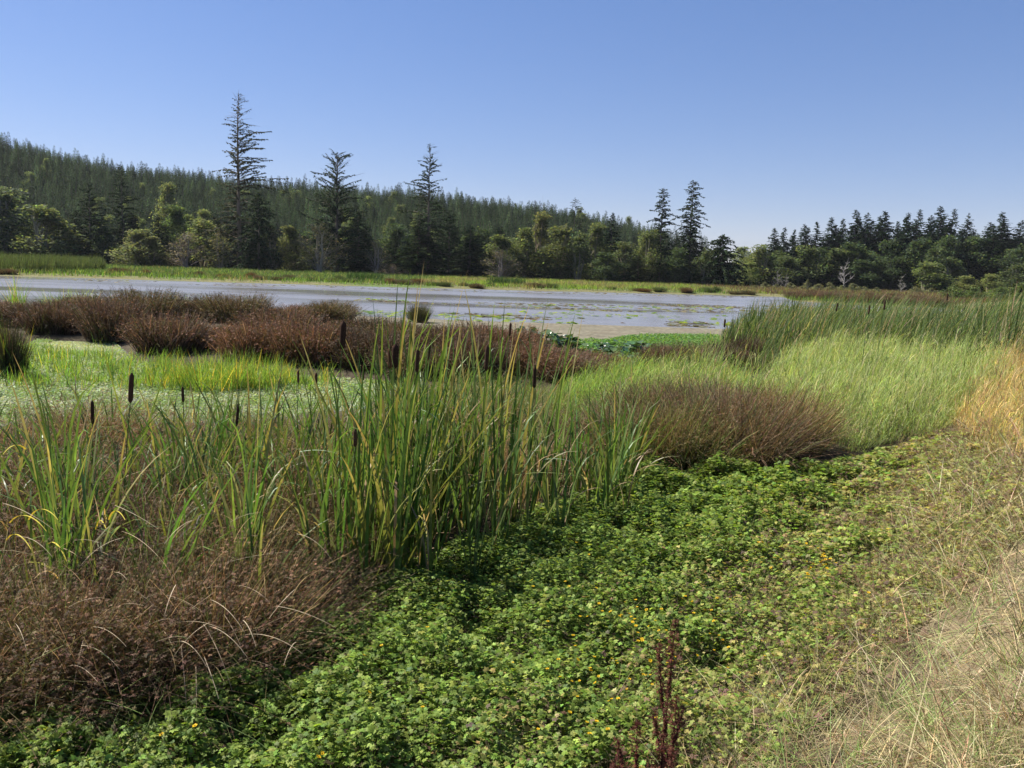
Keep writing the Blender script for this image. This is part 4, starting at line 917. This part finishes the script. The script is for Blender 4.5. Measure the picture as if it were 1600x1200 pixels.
# ------------------------------------------------------------------ cattails
CATP = [(.08, .135, .036), (.13, .19, .048), (.21, .27, .07), (.32, .25, .15)]
def leaves_mb(seed, Ht, n=8, wd=.022, dead=.15, bend=.7):
    rg = np.random.RandomState(seed); mb = MB(); rd = random.Random(seed)
    for i in range(n):
        a = rg.uniform(0, 6.283); L = Ht * rg.uniform(.6, 1.0); dd = rg.uniform() < dead
        c = CATP[3] if dd else CATP[rg.choice(3, p=[.52, .36, .12])]
        col = jit(rg, c, 1, .15)
        kink = rg.uniform() < .24
        seg = 10; pw = 2.2; cv = rg.uniform(.05, bend)
        if kink: cv = rg.uniform(1.6, 2.5); pw = 5
        if dd: cv = rg.uniform(.6, 2.4); L *= .7
        ribbons(mb, rg, [[.02 * math.cos(a), .02 * math.sin(a), 0]], a, abs(rg.normal(0, .17)), L, cv, wd * rg.uniform(.7, 1.15), col, seg=seg, tip=.03, prof=.45, tw=1.2, tipcol=(.32, .24, .12) if rg.uniform() < .12 else None, curvepow=pw)
    return mb
def head_mb(L, r, seed, col=(.055, .03, .02)):
    mb = MB(); k = 10; pts = []; rad = []
    for i in range(k + 1):
        t = i / k; pts.append((0, 0, L * t)); rad.append(r * (min(1, (t * (1 - t)) ** .45 * 2.6 + .02)) * (1 + .05 * math.sin(i * 2.3 + seed)) + .0008)
    tube(mb, pts, rad, col, 10); return mb
def cattail(u, v, lenpx, D, label, wpx=None, lean=(0, 0), nleaf=7, seed=0, spike=True, hcol=(.055, .03, .02)):
    if lean == (0, 0): lean = (random.Random(seed).uniform(-.09, .11), random.Random(seed + 50).uniform(-.04, .04))
    top = at(u, v - lenpx / 2, D); L = lenpx / FPX * D; r = (wpx or lenpx * .17) * .86 / 2 / FPX * D
    z0 = h1(top[0], D) ; ht = top[2] - z0
    bx, by = top[0] - lean[0] * ht, top[1] - lean[1] * ht; z0 = h1(bx, by)
    root = empty('cattail', (bx, by, z0)); tp = np.array([top[0] - bx, top[1] - by, top[2] - z0]); ht = tp[2]
    d = Vector((lean[0], lean[1], 1)).normalized()
    st = MB(); bt = [tuple(tp * t - np.array([.015 * math.sin(3 * t), 0, 0])) for t in (0, .3, .6)] + [tuple(tp - np.array(d) * L * .9)]
    tube(st, bt, [.007, .006, .005, .004], (.11, .15, .05), 6); st.obj('stem', M_cat, root, True)
    hd = head_mb(L, r, seed, hcol).obj('seed_head', M_head, root, True)
    hd.rotation_euler = d.to_track_quat('Z', 'Y').to_euler(); hd.location = Vector(tp) - d * L
    if spike:
        sp = MB(); tube(sp, [(0, 0, L), (0, 0, L * 1.25)], [.0022, .0008], (.35, .27, .16), 4); s_ = sp.obj('spike', M_dry, hd)
    if nleaf:
        leaves_mb(seed + 900, ht * 1.02, nleaf).obj('leaves', M_cat, root)
    tag(root, label, 'cattail'); return root
cats = [
 (206, 607, 50, 7.4, 'lone cattail standing over the rushes at the left with a short black head', None, (0, 0), 3),
 (144, 645, 40, 7.9, 'cattail with a thin dark head just left of the lone left cattail', 6, (0, .02), 4),
 (537, 524, 46, 7.6, 'tall cattail with a thick dark brown head leaning right, first of the main group', 11, (.05, 0), 6),
 (618, 557, 40, 7.3, 'cattail with the widest dark head, right one of a touching pair', 12, (.01, 0), 7),
 (609, 560, 36, 7.5, 'cattail with a rusty-edged head, left one of a touching pair', 7, (-.01, 0), 5),
 (653, 564, 38, 7.4, 'cattail with a slim black head right of the touching pair', 7, (0, 0), 6),
 (762, 560, 42, 7.2, 'cattail with a slim dark head beside the tallest green leaf', 8, (.03, 0), 8),
 (798, 515, 22, 7.8, 'cattail with the highest, smallest head right of the tallest leaf', 4.5, (.05, 0), 6),
 (836, 590, 36, 8.2, 'cattail with a slim head at the right end of the main group', 6.5, (.01, 0), 7),
 (555, 685, 30, 6.9, 'short cattail with a low dark head in front of the rushes', 6.5, (0, 0), 5),
 (494, 593, 22, 9.6, 'distant-looking cattail with a small red-brown head left of the leaning thick one', 5, (0, 0), 5),
 (466, 589, 22, 10, 'slim cattail with a small grey-brown head, left neighbour of the red-brown one', 4, (0, 0), 4),
 (671, 549, 28, 9.0, 'slim cattail with a small dark head behind the slim black one', 5, (0, 0), 5),
 (568, 583, 26, 9.0, 'slim cattail with a faint thin head between the leaning and the touching heads', 4, (.02, 0), 5),
 (643, 528, 22, 9.3, 'slim cattail with a tiny head above the slim black one', 4, (.02, 0), 4),
 (373, 648, 40, 8.2, 'cattail with a long thin pale-brown head over the middle of the rushes', 5, (0, 0), 5),
 (285, 617, 26, 9.0, 'thin cattail with a small head right of the lone left cattail', 5, (0, 0), 4),
 (1133, 505, 18, 24, 'lone cattail head against the water left of the right-hand stand', 5, (.0, 0), 4),
 (1309, 480, 18, 24, 'cattail head on a tall stem in the left part of the right-hand stand', 4, (.1, 0), 3),
 (1359, 484, 20, 23, 'left one of two cattail heads close together in the right-hand stand', 4.5, (.03, 0), 3),
 (1383, 477, 20, 23, 'right one of two cattail heads close together in the right-hand stand', 5, (.03, 0), 3),
 (1481, 464, 16, 22, 'cattail head highest on the skyline of the right-hand stand', 4, (.02, 0), 3),
]
for i, (u, v, l, D, lab, wp, ln, nl) in enumerate(cats):
    if D > 20: l *= .75; wp *= .7
    cattail(u, v, l, D, lab, wp, ln, nl, i, hcol=(.10, .05, .03) if 'rust' in lab or 'red' in lab else random.Random(i).choice([(.045, .026, .018), (.075, .042, .026), (.06, .036, .024)]))

SHOOT = [Proto(tag(leaves_mb(300 + i, 1.95, [8, 6, 7, 7, 5, 6][i], .036, [.12, .15, .25, .08, .35, .12][i], [.6, 1.0, .7, .5, 1.2, .8][i]).obj('cattail_shoot', M_cat), cat='cattail')) for i in range(6)]
rs = random.Random(99)
def shoot(u, v, s, grp, lab, col=None):
    p = gnd(u, v, .12); SHOOT[rs.randrange(6)].place((p[0], p[1], h1(p[0], p[1])), rs.uniform(0, 6.28), (rs.uniform(.85, 1.1), rs.uniform(.85, 1.1), s), lab, grp, col or rs.choice([(1, 1, 1), (1.2, 1.1, 1), (.85, .95, .9), (1, 1.05, .85), (1.15, 1.1, .9)]))
LM = 'leafy cattail shoot without a head in the dense middle clump'; GM = 'leafy cattail shoots in the middle clump'
# (u range, base v as a line, count, height)
for (u0, v0, u1, v1, n, h0, h1_, sp) in [(480, 945, 700, 900, 13, .95, 1.25, 22), (560, 900, 800, 850, 15, .9, 1.4, 26), (640, 870, 880, 800, 17, .8, 1.35, 26), (850, 830, 990, 780, 14, .65, .95, 20), (600, 840, 860, 780, 18, .95, 1.45, 24), (900, 770, 1000, 750, 10, .6, .85, 14), (520, 860, 700, 800, 13, .8, 1.15, 24)]:
    for k in range(n):
        f = rs.random(); shoot(u0 + (u1 - u0) * f + rs.gauss(0, 8), v0 + (v1 - v0) * f + rs.gauss(0, sp), rs.uniform(h0, h1_), GM, LM)
for k in range(13): shoot(rs.uniform(560, 830), rs.uniform(810, 880), rs.uniform(1.3, 1.6), GM, LM)
LL = 'leafy green cattail shoot growing out of the brown rushes at the left'; GL = 'cattail shoots among the left rushes'
for k in range(52): shoot(rs.uniform(-20, 560), rs.uniform(715, 870), rs.uniform(.45, .9), GL, LL, rs.choice([(.85, .9, .85), (1, 1, 1), (.7, .8, .7)]))
for k in range(30): shoot(rs.uniform(-30, 470), rs.uniform(860, 1010), rs.uniform(.5, .9), GL, LL)
for (u, v) in [(100, 985), (112, 1000), (92, 1010), (95, 940), (128, 975), (383, 930), (395, 940), (372, 960)]: shoot(u, v, rs.uniform(.85, 1.15), GL, LL, (1.3, 1.3, 1.1))
for (u, v, s) in [(105, 860, .95), (118, 880, 1.0), (100, 960, .8), (55, 840, .6), (30, 800, .65), (140, 900, .6), (255, 820, .7), (285, 830, .8), (300, 790, .8), (320, 800, .75), (335, 815, .85), (352, 790, .75), (370, 800, .75), (395, 810, .9),
                  (410, 800, .7), (440, 790, .85), (460, 800, .8), (480, 790, .85), (500, 800, .9), (225, 800, .6), (200, 850, .55), (70, 780, .5), (130, 960, .75), (390, 900, .95), (375, 950, .8), (10, 900, .5), (430, 860, .7), (470, 860, .8), (450, 760, .75), (510, 750, .8), (535, 770, .9), (350, 740, .7), (300, 735, .65), (410, 740, .7)]:
    shoot(u, v, s * 1.12, GL, LL)
    for _ in range(1): shoot(u + rs.gauss(0, 30), v + rs.gauss(0, 20), s * rs.uniform(.7, 1.2), GL, LL)
# tall leaves that stand out
def leaf_at(name, u0, v0, u1, v1, D, w, label, col, curve=.25, seed=0):
    a = at(u1, v1, D); b = gnd(u0, v0, .12); b = np.array([b[0], b[1], h1(b[0], b[1])]) if v0 > 0 else b
    d = a - b; L = np.linalg.norm(d); az = math.atan2(d[1], d[0]); th = math.acos(d[2] / L)
    rg = np.random.RandomState(seed); mb = MB()
    ribbons(mb, rg, [[0, 0, 0]], az, th - curve * .45, L * 1.02, curve, w, np.array([col]), seg=12, tip=.03, prof=.4, tw=.3, curvepow=1.2)
    o = mb.obj(name, M_cat); o.location = b; tag(o, label, 'leaf')
LG = (.13, .20, .045)
leaf_at('cattail_leaf', 735, 850, 772, 480, 7.1, .03, 'tallest upright green cattail leaf, rising above the water line', LG, .08)
leaf_at('cattail_leaf', 590, 900, 598, 492, 7.2, .03, 'tall yellow-green cattail leaf left of the touching pair of heads', (.19, .24, .05), .1)
leaf_at('cattail_leaf', 600, 900, 560, 620, 7.0, .022, 'broad yellowing leaf at the left of the thick heads', (.22, .25, .05), .3)
leaf_at('cattail_leaf', 200, 800, 275, 545, 7.6, .025, 'long green cattail leaf leaning right over the left pond', (.09, .13, .035), .35)
leaf_at('cattail_leaf', 225, 800, 158, 537, 7.6, .025, 'olive cattail leaf leaning left over the left pond', (.17, .2, .05), .2)
leaf_at('cattail_leaf', 560, 800, 680, 500, 7.6, .022, 'long leaf slanting right toward the islet tussock', (.11, .17, .04), .3)
leaf_at('cattail_leaf', 660, 830, 705, 500, 7.6, .022, 'pale-tipped leaf right of the slim black head', (.14, .19, .06), .3)
leaf_at('cattail_leaf', 380, 900, 420, 720, 6.4, .035, 'wide bright green bent leaf standing before the golden-brown rushes', (.10, .20, .04), .3)
leaf_at('cattail_leaf', 780, 820, 900, 560, 7.8, .02, 'brownish cattail leaf arching right over the rushes at centre', (.22, .17, .09), .5)
leaf_at('cattail_leaf', 900, 840, 1045, 600, 8.3, .016, 'thin arching leaf crossing the bright grass right of the cattails', (.12, .16, .05), .9)

# arching pale straws and yellow blades (individually visible)
def straw(u0, v0, u1, v1, D0, D1, w, label, col, curve, group=None, name='dry_straw', cat='straw'):
    b = at(u0, v0, D0); a = at(u1, v1, D1); d = a - b; L = np.linalg.norm(d); az = math.atan2(d[1], d[0]); th = math.acos(max(-1, min(1, d[2] / L)))
    mb = MB(); rg = np.random.RandomState(int(u0) + int(v1))
    ribbons(mb, rg, [[0, 0, 0]], az, th - curve * .5, L * (1 + .06 * curve), curve, w, np.array([col]), seg=14, tip=.3, prof=.5, tw=.6)
    o = mb.obj(name, M_dry); o.location = b; tag(o, label, cat, group)
GS = 'bent dry straws before the near rushes'; LS = 'thin pale dry straw bent down over the edge of the green cover'
for (a, b, c, d, D0, D1) in [(318, 975, 362, 1078, 5.0, 4.7), (205, 920, 275, 990, 5.4, 5.1), (255, 985, 275, 1025, 5.1, 4.9), (350, 960, 388, 1045, 5.1, 4.8), (120, 1010, 65, 1110, 4.9, 4.6), (283, 1010, 292, 1115, 4.9, 4.6), (306, 1040, 308, 1145, 4.8, 4.5), (70, 880, 75, 1000, 5.6, 5.2),
                             (130, 1000, 110, 1120, 4.8, 4.5), (10, 1050, 40, 980, 4.8, 5.2), (225, 930, 320, 960, 5.4, 5.0), (365, 915, 420, 940, 5.4, 5.1), (190, 830, 270, 900, 6, 5.5), (20, 950, 60, 1030, 5.3, 5.0)]:
    straw(a, b, c, d, D0, D1, .006, LS, (.45, .34, .22), .6, GS)
for k in range(46):
    u = rs.uniform(0, 480); v = rs.uniform(780, 1010) if k % 2 else rs.uniform(900, 1060); D = 4.55 + (1060 - v) / 330; du = rs.uniform(-70, 90); dv = rs.uniform(-50, 70)
    straw(u, v, u + du, v + dv, D, D - .25, .0055, 'pale bent straw crossing the sunlit top of the near brown rushes', (.50, .40, .27), rs.uniform(.2, 1.0), 'pale straws over the near rushes')
straw(350, 880, 472, 862, 5.8, 6.2, .006, 'nearly level straw lying over the golden-brown rushes', (.42, .35, .24), .3)
straw(85, 855, 120, 868, 5.9, 5.6, .01, 'short tan straw by the left cattail leaves', (.4, .3, .18), .3)
YB = [(15, 805, 72, 830), (10, 832, 48, 858), (45, 800, 90, 812), (75, 838, 105, 880), (170, 800, 195, 812), (150, 815, 165, 825), (40, 690, 5, 710)]
for (a, b, c, d) in YB:
    straw(a, b + 12, c, d, 5.9, 5.6, .017, 'bright yellow arching leaf blade over the brown rushes at the left', (.52, .44, .06), 1.2, 'yellow leaf blades at the left', 'fallen_straw', 'leaf')
for (a, b, c, d, D, w_, cl, lab) in [(850, 718, 893, 722, 7.6, .018, (.22, .30, .20), 'pale level leaf piece hanging right of the cattail clump'), (805, 742, 950, 760, 7.5, .014, (.20, .24, .08), 'long thin leaf arching low to the right of the cattail clump'),
                                     (468, 706, 530, 710, 6.8, .022, (.30, .38, .24), 'pale broken leaf lying level left of the cattail clump'), (658, 640, 686, 658, 7.2, .02, (.3, .38, .2), 'short pale drooping leaf tip in the middle of the cattails'),
                                     (490, 745, 504, 772, 6.8, .018, (.5, .42, .26), 'small cream-coloured leaf scrap left of the cattails')]:
    straw(a, b, c, d, D, D, w_, lab, cl, .6, None, 'bent_leaf', 'leaf')

# ------------------------------------------------------------------ dock stalk, flowers
def dock(u, v, utop, vtop, D, label, seed, group=None):
    rg = np.random.RandomState(seed); b = at(u, v, D); t = at(utop, vtop, D + .12); z0 = h1(b[0], b[1]) ; b[2] = z0
    root = empty('dock_plant', tuple(b)); st = MB(); sd_ = MB(); d = t - b; L = np.linalg.norm(d)
    stems = [((0, 0, 0), tuple(d * .5 + np.array([.005, 0, 0])), tuple(d))]
    for k in range(4):
        f = .25 + .15 * k; a = rg.uniform(0, 6.28); s0 = d * f; e = s0 + np.array([math.cos(a) * .08, math.sin(a) * .08, .16 * L + .07]); stems.append((tuple(s0), tuple((s0 + e) / 2 + np.array([math.cos(a) * .012, math.sin(a) * .012, 0])), tuple(e)))
    for s_ in stems: tube(st, s_, [.004, .003, .0015], (.10, .04, .03), 5)
    for s_ in stems:
        A = np.array(s_); n = int(520 * np.linalg.norm(A[2] - A[0]) / .5); q = rg.uniform(.22, 1, n)[:, None]
        pos = np.where(q < .5, A[0] + (A[1] - A[0]) * q * 2, A[1] + (A[2] - A[1]) * (q - .5) * 2); whorl = .4 + .6 * np.sin(q * 34 + 2 * np.sin(q * 9))
        pos = pos + rg.normal(0, .0095, (n, 3)) * (.5 + whorl)
        scat(sd_, *STAR, pos, rg.uniform(0, 6.28, n), rg.uniform(-1, 1, n), rg.uniform(-1, 1, n), .0085 * rg.uniform(.7, 1.3, n), jit(rg, pick(rg, [(.085, .028, .020), (.13, .045, .03)], [2, 1], n), n, .2))
    st.obj('stem', M_dry, root); sd_.obj('seed_clusters', M_dry, root); tag(root, label, 'dock plant', group)
dock(1016, 1215, 1056, 968, 3.0, 'tall dark red-brown dock seed stalk standing in the front ground cover', 1)
dock(1040, 1140, 1058, 1090, 3.05, 'short side stalk of dock right of the tall dark stalk', 2)
dock(998, 1180, 996, 1125, 3.0, 'short dark dock stalk left of the tall one', 3)
dock(956, 1235, 962, 1185, 2.75, 'low dark dock stalk at the bottom edge left of the tall one', 4)
dock(1045, 1215, 1050, 1170, 2.7, 'low dark dock stalk at the bottom edge right of the tall one', 5)

def flower_proto():
    root = empty('yellow_flower'); st = MB(); pt = MB(); ce = MB()
    tube(st, [(0, 0, -.12), (.004, 0, -.05), (0, 0, 0)], [.0014, .0012, .0012], (.1, .16, .04), 4)
    V = []; F = []
    for k in range(5):
        a = k * 1.2566; c, s = math.cos(a), math.sin(a); q = [(.001, 0, 0), (.008, .006, .004), (.0135, 0, .005), (.008, -.006, .004)]
        F.append([len(V), len(V) + 3, len(V) + 2, len(V) + 1]); V += [(x * c - y * s, x * s + y * c, z) for x, y, z in q]
    pt.add(V, F, (.75, .47, .015)); tube(ce, [(0, 0, 0), (0, 0, .004), (0, 0, .006)], [.003, .0032, .001], (.5, .35, .03), 6)
    st.obj('stem', M_leaf, root); pt.obj('petals', M_leaf, root); ce.obj('flower_centre', M_dry, root); return tag(root, cat='flower')
FP = Proto(flower_proto())
fl = [(253, 1160), (305, 1147), (92, 1185), (568, 1046), (577, 1078), (596, 1026), (503, 1190), (497, 1197), (660, 1122), (823, 1055), (820, 1060), (1258, 872), (1285, 875), (1308, 862), (1283, 888), (1262, 885), (1220, 873), (1120, 933), (1140, 936), (1024, 970), (1047, 944),
      (1010, 955), (1090, 1010), (1137, 1032), (1130, 978), (1058, 970), (1368, 950), (1560, 838), (1358, 921), (950, 1135), (930, 1068), (965, 1038), (893, 1065), (895, 1002), (905, 988), (890, 1110), (855, 1052), (1000, 1200)]
rf = random.Random(3)
for k in range(75): fl.append((rf.gauss(1010, 95), rf.gauss(995, 60)))
for k in range(16): fl.append((rf.gauss(1280, 22), rf.gauss(873, 9)))
for k in range(10): fl.append((rf.gauss(930, 40), rf.gauss(1110, 40)))
for (u, v) in fl:
    p = gnd(u, v, .40)
    for _ in range(4): p = gnd(u, v, h1(p[0], p[1]) + CANOPY(p[0], p[1]))
    D = np.hypot(p[0], p[1]); s = rf.uniform(.8, 1.25) * max(1, D / 7)
    o = FP.place((p[0], p[1], h1(p[0], p[1]) + CANOPY(p[0], p[1]) * (1 - .35 * float(ss(-1.7, 1.4, bank_s(p[0], p[1])))) + rf.uniform(.015, .05)), rf.uniform(0, 6), (s, s, s), 'small orange-yellow flower dotting the low green cover', 'yellow flowers in the ground cover')
    o.rotation_euler.x = rf.uniform(-.5, .8)
# ------------------------------------------------------------------ haze
def build_haze():
    x0, x1, y0, y1, z0, z1 = -3600, 3600, -60, 5300, -2.0, 260
    V = [(x0, y0, z0), (x1, y0, z0), (x1, y1, z0), (x0, y1, z0), (x0, y0, z1), (x1, y0, z1), (x1, y1, z1), (x0, y1, z1)]
    me = bpy.data.meshes.new('haze'); me.from_pydata(V, [], [(0, 3, 2, 1), (4, 5, 6, 7), (0, 1, 5, 4), (1, 2, 6, 5), (2, 3, 7, 6), (3, 0, 4, 7)])
    m = bpy.data.materials.new('haze'); m.use_nodes = True; N = m.node_tree.nodes; N.remove(N['Principled BSDF'])
    v = N.new('ShaderNodeVolumePrincipled'); v.inputs['Color'].default_value = (.9, .93, 1, 1); v.inputs['Density'].default_value = 0.00005
    m.node_tree.links.new(v.outputs[0], N['Material Output'].inputs['Volume']); me.materials.append(m)
    o = bpy.data.objects.new('haze', me); COL.objects.link(o); tag(o, 'thin bluish haze in the air over the lake and hill', 'haze', kind='stuff')
build_haze()
for p_ in Proto.ALL:
    if not p_.used:
        for c_ in list(p_.root.children_recursive): bpy.data.objects.remove(c_)
        bpy.data.objects.remove(p_.root)
print('BUILT', len(bpy.data.objects))
